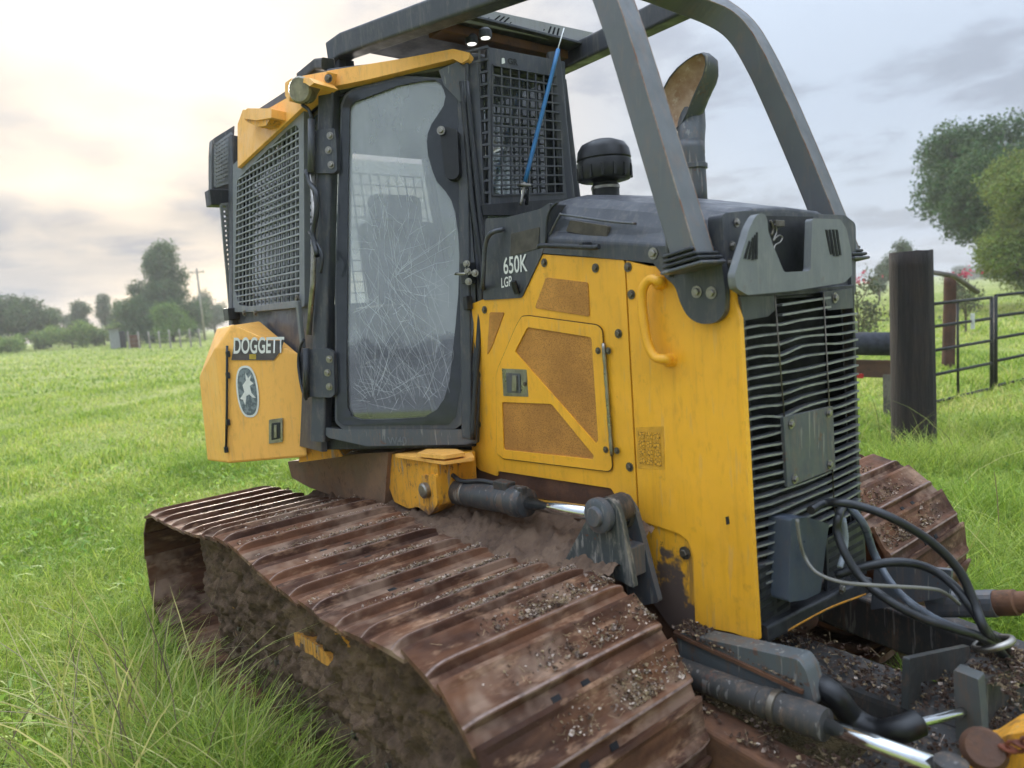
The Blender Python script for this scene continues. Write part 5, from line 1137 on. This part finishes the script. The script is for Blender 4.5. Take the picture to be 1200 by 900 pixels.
# tussocks and long stems by the near track
def tussock(cx, cy, n, h, spread, lean=(.3, 1.2), w_=.0042, pal=None):
    a = rng.uniform(0, 2*np.pi, n); rr = spread*np.sqrt(rng.random(n)); x = cx+rr*np.cos(a); y = cy+rr*np.sin(a)
    P = np.stack([x, y, gh(x, y)-.01], 1); C = pick(n, x, y) if pal is None else pal*rng.uniform(.75, 1.2, (n, 1))
    return blades(P, rng.uniform(.55, 1.05, n)*h, rng.uniform(.7, 1.2, n)*w_, rng.uniform(*lean, n), C, nseg=5)
tp = []
for cx, cy, n, h, sp in ((-.55, -1.55, 900, .48, .16), (-.80, -1.60, 800, .42, .16), (-.30, -1.50, 700, .40, .14), (-1.15, -1.62, 600, .38, .18), (-1.6, -1.60, 420, .40, .2), (-2.1, -1.62, 380, .38, .2), (-.95, -1.85, 600, .36, .22), (-1.35, -1.95, 420, .34, .22), (-.6, -1.85, 500, .34, .2), (-2.6, -1.55, 300, .34, .2), (.0, -1.48, 450, .36, .12),
        (.70, 1.75, 700, .42, .2), (.35, 1.95, 600, .48, .25), (.9, 2.2, 600, .40, .25), (.55, 2.6, 600, .45, .3), (0, 2.4, 500, .5, .3), (.95, 1.75, 500, .36, .2), (1.1, 2.7, 500, .38, .3), (-.4, 3.1, 500, .5, .3), (.3, 3.4, 600, .45, .35), (-.9, 5.0, 400, .36, .4), (-1.7, 5.5, 300, .34, .35), (-.6, 4.6, 500, .5, .4), (-.9, 6.2, 300, .45, .3), (-.2, 5.2, 400, .5, .4), (1.0, 3.6, 500, .4, .4), (-5.6, 1.0, 500, .40, .35), (-7.5, .2, 400, .4, .4), (-6.5, 3.0, 400, .42, .4)):
    tp.append(tussock(cx, cy, n, h, sp))
tag(mesh_np('tussock_grass', tp, GRASS), 'taller dark tussocks of grass growing against the tracks and post', 'grass', kind='stuff')
sp_ = []
STR = np.stack([lin((176, 178, 100)), lin((150, 160, 84)), lin((120, 110, 84)), lin((196, 190, 130))])
for cx, cy, n, h, sp in ((-1.05, -1.78, 70, .92, .32), (-.75, -1.80, 60, .86, .28), (-1.5, -1.85, 40, .84, .36), (-.45, -1.68, 26, .72, .2), (-1.95, -1.75, 10, .66, .3), (-.75, -2.1, 14, .55, .25), (.6, 2.3, 14, .7, .6), (-.8, 5.4, 26, .75, .7), (-1.7, 5.8, 16, .8, .4), (.5, 3.6, 18, .7, .8)):
    q = STR[rng.integers(0, 4, n)]; sp_.append(tussock(cx, cy, n, h, sp, (.1, 1.4), .0068, q))
tag(mesh_np('grass_stems', sp_, GRASS), 'long pale seed stems standing above the grass by the near track', 'grass', kind='stuff')

# ---------------------------------------------------------------- post, gates, timber
WOOD = MB('weathered_post_wood')
WOOD.col(WOOD.mix(WOOD.ramp(WOOD.noise(16, 8, .7, (1, 1, .08)), .38, .68), s2l((28, 23, 22)), WOOD.mix(WOOD.ramp(WOOD.noise(5, 5), .4, .7), s2l((52, 41, 36)), s2l((44, 39, 38)))))
WOOD.rough(.9); WOOD.bump(WOOD.noise(22, 8, .7, (1, 1, .06)), .9, .02); WOOD = WOOD.m
def post(name, base, r, h, mat, lean=(0, 0), n=28, rows=14, seed=1):
    V = []; F = []; tz = terr(base[0], base[1])
    for j in range(rows+1):
        t = j/rows
        for i in range(n):
            a = 2*math.pi*i/n; rr = r*(1-.05*t)*(1+.045*noise.noise(Vector((math.cos(a)*1.6+seed, math.sin(a)*1.6, t*1.2)))+.02*noise.noise(Vector((math.cos(a)*7, math.sin(a)*7, t*2+seed))))
            V.append((base[0]+lean[0]*t+rr*math.cos(a), base[1]+lean[1]*t+rr*math.sin(a), tz+GZ-.05+(h+.05)*t + (.015*noise.noise(Vector((math.cos(a)*2, math.sin(a)*2, seed))) if j == rows else 0)))
    for j in range(rows):
        for i in range(n):
            a, b = j*n+i, j*n+(i+1) % n; F.append((a, b, b+n, a+n))
    F.append(tuple(range(rows*n, rows*n+n)))
    o = link(name, pd(V, F), mat)
    for p in o.data.polygons: p.use_smooth = len(p.vertices) == 4
    return o
tag(post('wooden_post', (-1.06, 5.56), .208, 2.03, WOOD), 'thick dark weathered wooden corner post standing beside the gate', 'post')
GATE = plain('dark_gate_tube', (44, 44, 43), .6, .2, .2)
def gate(name, P, Q, label, zs, verts, r=.022):
    P, Q = Vector(P), Vector(Q); e = empty(name, ((P.x+Q.x)/2, (P.y+Q.y)/2, GZ)); tag(e, label, 'gate', 'tube gates by the post')
    for z in zs: tube('rail', [Vector((P.x, P.y, z)), Vector((Q.x, Q.y, z))], r, GATE, e, 8)
    for t in verts:
        c = P+(Q-P)*t; tube('upright', [Vector((c.x, c.y, zs[0])), Vector((c.x, c.y, zs[-1]))], r*1.15 if t in (0, 1) else r*.8, GATE, e, 8)
    return e
ga, gb = Vector((-1.82,8.104,-.04)), Vector((-1.601,9.691,-.04))
gate('tube_gate', ga, gb, 'dark metal tube gate with its left end at the thick post', (-.04, .33, .66, .98, 1.28), (0, .42, 1))
gdv = (gb-ga).normalized()
gate('tube_gate', gb+gdv*.12, gb+gdv*3.6, 'dark metal tube gate cut off by the right picture edge', (-.02, .35, .68, 1.0, 1.30), (0, .35, .7, 1), .023)
tag(post('wooden_post', (-3.27,12.836,-.12), .11, 1.75, rustm('brown_post_wood', (72, 50, 42), (92, 64, 52), (58, 42, 36), 5, .9, .5), (.05, 0), seed=4), 'slim reddish brown wooden post seen through the gate rails', 'post')
wood2 = rustm('grey_timber', (96, 90, 84), (124, 116, 106), (74, 68, 62), 5, .9, .4)
pa, pb = Vector((-3.243,11.873,-.12)), Vector((-2.836,13.07,-.12))
lg = tube('leaning_timber', [pa+Vector((0, 0, 1.85)), pa*.5+pb*.5+Vector((0, 0, 1.75)), pb+Vector((0, 0, 1.40))], .045, wood2, None, 12); tag(lg, 'grey timber pole sloping down to the right above the gate', 'timber')
pa, pb = Vector((-2.612,7.033,-.12)), Vector((-1.863,7.153,-.12))
tb_ = empty('loading_platform', ((pa.x+pb.x)/2, (pa.y+pb.y)/2, GZ)); tag(tb_, 'low dark platform with brown timber side left of the thick post', 'platform')
tube('dark_log', [pa+Vector((0, 0, .98)), pb+Vector((0, 0, .96))], .15, plain('dark_timber', (52, 54, 62), .8, 0, .25), tb_, 14)
beam('timber_side', [pa+Vector((0, 0, .66)), pb+Vector((0, 0, .64))], .10, .22, rustm('brown_timber', (84, 62, 50), (104, 78, 62), (64, 50, 44), 5, .9, .4), tb_, .01)
for t in (.12, .88):
    c = pa*(1-t)+pb*t; box('leg', c+Vector((0, 0, .28)), (.12, .12, .60), wood2, tb_)
c = pa*.63+pb*.37
box('red_reflector', c+Vector((.06, -.06, .56)), (.10, .03, .06), plain('red_reflector', (190, 40, 40), .4), tb_)
# hanging white tag on the gate
c = ga+(gb-ga)*.66
tag(box('white_tag', c+Vector((.02, -.04, 1.02)), (.05, .015, .22), plain('white_tag', (226, 226, 220), .6), None, .004), 'small white tag hanging from the top rail of the gate', 'tag')

# ---------------------------------------------------------------- trees
BARK = rustm('bark', (82, 72, 62), (104, 92, 80), (62, 54, 48), 4, .95, .6)
def leafmat(name, c):
    k = MB(name); at = k.n('ShaderNodeAttribute', attribute_name='Col')
    k.col(at.outputs['Color']); k.rough(.7); k.b.inputs['Specular IOR Level'].default_value = .15
    tl = k.n('ShaderNodeBsdfTranslucent'); k.l(at.outputs['Color'], tl.inputs[0]); ms = k.n('ShaderNodeMixShader'); ms.inputs[0].default_value = .3
    out = [n for n in k.nt.nodes if n.type == 'OUTPUT_MATERIAL'][0]; k.l(k.b.outputs[0], ms.inputs[1]); k.l(tl.outputs[0], ms.inputs[2]); k.l(ms.outputs[0], out.inputs[0]); return k.m
LEAF = leafmat('tree_leaves', None)
def tree(name, base, h, lobes, c, leaf, n, label, cat='tree', group=None, trunk=.03, hue=.25, top=.75, gaps=.15):
    """lobes: (dx, dy, z, rx, ry, rz) in tree heights; leaves fill each lobe in small sprays"""
    base = Vector(base); base.z = GZ+terr(base.x, base.y)-.05; e = empty(name, base); tag(e, label, cat, group)
    tp_ = [base+Vector((0, 0, -.1)), base+Vector((.01*h, 0, h*.3)), base+Vector((-.01*h, .01*h, h*top))]
    parts_ = [sweep_geo(catmull(tp_, 4), circ(h*trunk, 8), scale=[1-.085*i for i in range(9)])]
    lob = np.array(lobes)*h
    for l in lobes:
        tgt = base+Vector((l[0]*h, l[1]*h, l[2]*h)); s = base+Vector((0, 0, max(.12, min(l[2]-.22, top-.1))*h)); mid = s*.5+tgt*.5+Vector((0, 0, -.02*h))
        parts_.append(sweep_geo([s, mid, tgt], circ(h*trunk*.4, 5), scale=[1, .7, .3]))
    o = link('trunk', fixn(pd(*joinm(parts_))), BARK, e, smooth=True)
    vol = lob[:, 3]*lob[:, 4]*lob[:, 5]; pr_l = vol**.72/np.sum(vol**.72)
    nsp = n//9; li = rng.choice(len(lob), nsp, p=pr_l); d = rng.normal(size=(nsp, 3)); d /= np.linalg.norm(d, axis=1)[:, None]
    rad = rng.random(nsp)**.42*rng.uniform(.82, 1.13, nsp); cen = lob[li, :3]+d*rad[:, None]*lob[li, 3:]
    keep = (vnoise(cen[:, 0]/h*9, cen[:, 2]/h*9+cen[:, 1]/h*5, 1.0, 3) > -1+gaps*2); cen = cen[keep]; nsp = len(cen)
    pos = np.repeat(cen, 9, 0)+rng.normal(size=(nsp*9, 3))*leaf*1.5; m_ = len(pos)
    nr = rng.normal(size=(m_, 3)); nr[:, 2] += .6; nr /= np.linalg.norm(nr, axis=1)[:, None]
    u = np.cross(nr, rng.normal(size=(m_, 3))); u /= np.linalg.norm(u, axis=1)[:, None]; v = np.cross(nr, u)
    sz = leaf*rng.uniform(.55, 1.25, (m_, 1)); a, b, c_, d_ = pos-u*sz, pos+v*sz*.5, pos+u*sz, pos-v*sz*.5
    VV = np.stack([a, b, c_, d_], 1).reshape(-1, 3)+np.array(base); i0 = np.arange(m_)[:, None]*4
    FF = np.concatenate([i0+np.array([[0, 1, 2]]), i0+np.array([[0, 2, 3]])], 0)
    cc = lin(c)*np.repeat(rng.uniform(.7, 1.25, (nsp, 1)), 9, 0)*rng.uniform(.8, 1.2, (m_, 1)); cc = cc*np.stack([1+hue*rng.normal(size=m_)*.4, np.ones(m_), 1+.1*rng.normal(size=m_)], 1)
    CC = np.ones((m_, 4, 4)); CC[:, :, :3] = np.clip(cc, .004, 1)[:, None, :]
    cr_ = mesh_np('crown', [(VV, FF, CC.reshape(-1, 4))], LEAF); adopt(cr_, e)
    return e
def blob(nl, w_, z0, z1, r, seed, taper=0.):
    q = np.random.default_rng(seed); L_ = []
    for i in range(nl):
        t = (i+.5)/nl; z = z0+(z1-z0)*t; ww = w_*(1-taper*t); a = q.uniform(0, 6.28)
        L_.append((ww*q.uniform(.15, 1)*math.cos(a), ww*q.uniform(.15, 1)*math.sin(a), z, r*q.uniform(.7, 1.25), r*q.uniform(.7, 1.25), r*q.uniform(.55, .95)))
    return L_
GL = 'trees along the left field edge'
tree('field_tree', (-83.501,18.744,-.12), 10.6, blob(40, .46, .10, .96, .135, 3, .9), (96, 116, 78), .14, 42000, 'tall pointed dark green tree towering over the left treeline', group=GL)
tree('field_tree', (-87.833,17.783,-.12), 7.2, blob(10, .26, .2, .86, .17, 31, .4), (94, 112, 80), .13, 12000, 'rounded tree touching the left side of the tall pointed tree', group=GL)
tree('field_tree', (-93.718,5.512,-.12), 6.6, blob(16, .50, .25, .84, .20, 5, .2), (96, 114, 78), .14, 26000, 'broad dark tree at the left picture edge', group=GL)
tree('field_tree', (-95.433,8.595,-.12), 5.2, blob(10, .46, .25, .82, .20, 15, .2), (104, 120, 82), .13, 12000, 'lower dark tree on the right of the broad edge tree', group=GL)
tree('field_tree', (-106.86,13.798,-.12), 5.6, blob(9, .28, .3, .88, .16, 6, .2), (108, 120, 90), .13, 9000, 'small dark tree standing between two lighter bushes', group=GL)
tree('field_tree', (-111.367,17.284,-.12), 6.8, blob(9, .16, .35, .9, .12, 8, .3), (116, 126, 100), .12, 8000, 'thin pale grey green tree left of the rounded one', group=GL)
tree('field_tree', (-112.935,32.399,-.12), 7.0, blob(12, .40, .25, .84, .2, 9, .2), (110, 122, 92), .13, 12000, 'tree beside the utility pole, partly behind the yellow box', group=GL)
tree('field_tree', (-100.147,17.497,-.12), 5.6, blob(12, .46, .25, .84, .2, 61, .2), (104, 120, 86), .13, 10000, 'dense tree filling the gap left of the tall pointed tree', group=GL)
tree('field_tree', (-94.35,24.679,-.12), 5.0, blob(10, .42, .25, .84, .2, 62, .2), (108, 122, 88), .13, 9000, 'low tree directly behind the utility pole', group=GL)
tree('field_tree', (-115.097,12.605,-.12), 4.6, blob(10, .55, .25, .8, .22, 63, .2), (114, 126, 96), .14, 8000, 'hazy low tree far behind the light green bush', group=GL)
tree('field_tree', (-80.128,15.575,-.12), 4.6, blob(14, .5, .15, .85, .24, 64, .2), (98, 118, 78), .13, 12000, 'dense low tree at the left foot of the tall pointed tree', group=GL)
GB = 'bushes along the left field edge'
tree('bush', (-81.29,8.921,-.12), 2.9, blob(9, .62, .25, .75, .32, 11), (134, 154, 84), .11, 7000, 'light green bush in front of the small dark tree', 'bush', GB)
tree('bush', (-83.639,5.98,-.12), 2.2, blob(8, .75, .25, .7, .33, 12), (128, 150, 80), .11, 6000, 'light green bush below the broad edge tree', 'bush', GB)
tree('bush', (-75.675,17.07,-.12), 4.2, blob(14, .40, .2, .82, .24, 13), (122, 148, 76), .11, 12000, 'bright green bush at the foot of the tall pointed tree', 'bush', GB)
tree('bush', (-82.838,12.064,-.12), 2.5, blob(8, .6, .25, .72, .32, 14), (136, 154, 92), .11, 6000, 'pale low bush next to the grey shed', 'bush', GB)
tree('bush', (-79.833,3.462,-.12), 1.6, blob(8, 1.0, .25, .7, .4, 17), (134, 156, 82), .10, 5000, 'lowest bush at the very left picture edge', 'bush', GB)
tree('oak_tree', (-9.506,42.354,-.12), 11.2, blob(40, .60, .26, .86, .15, 21, .3), (82, 106, 66), .105, 120000, 'large dark spreading tree at the right picture edge', trunk=.026, gaps=.22)
tree('oak_tree', (-7.425,34.629,-.12), 7.0, blob(20, .36, .25, .9, .17, 22, .3), (118, 134, 66), .085, 56000, 'yellow green tree in front of the large dark one', gaps=.18)
tree('field_tree', (-24.485,62.617,-.12), 5.3, blob(8, .2, .45, .92, .11, 23, .2), (98, 110, 84), .12, 4000, 'small thin tree above the thick wooden post', gaps=.3)
tree('field_tree', (-27.79,66.651,-.12), 3.8, blob(8, .35, .3, .85, .15, 24, .2), (98, 110, 84), .12, 4000, 'low sparse tree left of the thick wooden post', gaps=.3)
FT = ('farthest left', 'second from the left', 'third from the left', 'farthest right')
for i, (px, d, h) in enumerate((((-83.046,254.074,-.12), 0, 5), ((-75.327,246.053,-.12), 0, 5), ((-70.84,247.405,-.12), 0, 6), ((-66.242,248.701,-.12), 0, 5.5))):
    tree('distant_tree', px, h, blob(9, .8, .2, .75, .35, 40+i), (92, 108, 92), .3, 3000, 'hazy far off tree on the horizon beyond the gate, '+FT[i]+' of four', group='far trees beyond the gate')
# shrubs with pink blooms behind the post
def shrub(base, h, label, seed):
    e = tree('flowering_shrub', base, h, blob(9, .32, .3, .9, .17, seed), (104, 108, 84), .05, 1500, label, 'shrub', 'pink flowering shrubs', trunk=.02, gaps=.3)
    q = np.random.default_rng(seed); n = 40; pos = q.normal(size=(n, 3))*np.array([.16, .16, .08])*h*.55+np.array([0, 0, h*.93]); n_ = n
    nr = q.normal(size=(n_, 3)); nr /= np.linalg.norm(nr, axis=1)[:, None]; u = np.cross(nr, q.normal(size=(n_, 3))); u /= np.linalg.norm(u, axis=1)[:, None]; v = np.cross(nr, u)
    VV = (np.stack([pos-u*.05, pos+v*.04, pos+u*.05, pos-v*.04], 1)).reshape(-1, 3)+np.array(e.location)
    i0 = np.arange(n_)[:, None]*4; FF = np.concatenate([i0+np.array([[0, 1, 2]]), i0+np.array([[0, 2, 3]])], 0)
    CC = np.ones((n_*4, 4)); CC[:, :3] = lin((196, 84, 104)); adopt(mesh_np('blossom', [(VV, FF, CC)], LEAF), e)
shrub((-6.417,15.965,-.12), 2.05, 'pink flowering shrub just right of the grille', 51)
shrub((-6.152,22.507,-.12), 2.0, 'pink flowering shrub rising above the gate', 52)
# ---------------------------------------------------------------- far left: utility pole, fence, shed
WOODG = rustm('pale_weathered_wood', (146, 140, 130), (168, 162, 150), (120, 114, 106), 3, .9, .3)
pb = (lambda q: Vector((q[0], q[1], GZ+terr(q[0], q[1]))))((-74.932,19.85,-.12))
up = empty('utility_pole', pb); tag(up, 'pale slim utility pole in front of the left treeline', 'pole')
tube('pole', [pb, pb+Vector((0, 0, 7.4))], .13, WOODG, up, 10, scale=[1, .75])
beam('cross_arm', [pb+Vector((-.5, -.6, 7.0)), pb+Vector((.5, .6, 7.0))], .10, .10, WOODG, up, .01)
for t in (-.8, .8): tube('insulator', [pb+Vector((.5*t, .6*t, 7.05)), pb+Vector((.5*t, .6*t, 7.25))], .05, WHITE, up, 8)
fp_ = None
fps = [(-62.811,10.424,-.12),(-61.685,10.952,-.12),(-60.554,11.465,-.12),(-59.418,11.961,-.12),(-58.277,12.441,-.12),(-57.131,12.904,-.12),(-55.981,13.349,-.12),(-54.842,13.719,-.12)]
up_ = lambda q: Vector((q[0], q[1], GZ+terr(q[0], q[1])))
where = ('nearest the shed', 'second right of the shed', 'third right of the shed', 'fourth right of the shed', 'fourth left of the yellow box', 'third left of the yellow box', 'second left of the yellow box', 'nearest the yellow box')
for i, q in enumerate(fps):
    tag(post('fence_post', q, .07, 1.35+.1*random.random(), WOODG, n=8, rows=3, seed=i), 'thin far fence post, '+where[i], 'post', 'posts of the far left fence')
fe = empty('wire_fence', Vector(fps[3])); tag(fe, 'thin strand wires running between the far left fence posts', 'fence')
for z in (.45, .8, 1.15): tube('wire', [up_(q)+Vector((0, 0, z)) for q in fps], .012, BOLT, fe, 5)
sb_ = (lambda q: Vector((q[0], q[1], GZ+terr(q[0], q[1]))))((-66.928,10.168,-.12)); sh_ = empty('field_shed', sb_); tag(sh_, 'small pale grey upright shed panel in the far left field', 'shed')
box('wall', sb_+Vector((0, 0, .85)), (.5, .7, 1.7), plain('pale_sheet', (150, 152, 150), .7, 0, .1), sh_, .02)
plate('roof', [sb_+Vector((-.4, -.5, 1.7)), sb_+Vector((.4, -.5, 1.75)), sb_+Vector((.4, .5, 1.75)), sb_+Vector((-.4, .5, 1.7))], BOLT, sh_, .04, hint=Vector((0, 0, 1)))
sb2 = (lambda q: Vector((q[0], q[1], GZ+terr(q[0], q[1]))))((-67.818,10.861,-.12))
s2_ = empty('field_drum', sb2); tag(s2_, 'dark upright drum beside the pale shed panel', 'drum')
lathe('drum', [(.3, 0), (.34, .02), (.34, .7), (.36, .72), (.34, .74), (.34, 1.4), (.3, 1.45), (.02, 1.45)], sb2, (0, 0, 1), BLK, s2_, 16)
sb3 = (lambda q: Vector((q[0], q[1], GZ+terr(q[0], q[1]))))((-65.668,11.442,-.12)); s3_ = empty('feed_barrel', sb3); tag(s3_, 'rusty brown barrel right of the dark drum in the far field', 'barrel')
lathe('barrel', [(.38, 0), (.44, .03), (.46, .5), (.44, 1.0), (.4, 1.1), (.02, 1.1)], sb3, (0, 0, 1), RUSTY, s3_, 16)

# ---------------------------------------------------------------- thin summer haze over the pasture
hz = MB('haze_air'); hz.nt.nodes.remove(hz.b); pv = hz.n('ShaderNodeVolumePrincipled'); pv.inputs['Color'].default_value = (.95, .94, .90, 1); pv.inputs['Density'].default_value = .0015; pv.inputs['Anisotropy'].default_value = .2
hz.l(pv.outputs[0], [n for n in hz.nt.nodes if n.type == 'OUTPUT_MATERIAL'][0].inputs['Volume'])
tag(link('haze', pd(*box_geo((-100, 100, 7), (620, 620, 18))), hz.m), 'thin pale haze hanging over the far field and trees', 'haze', kind='stuff')
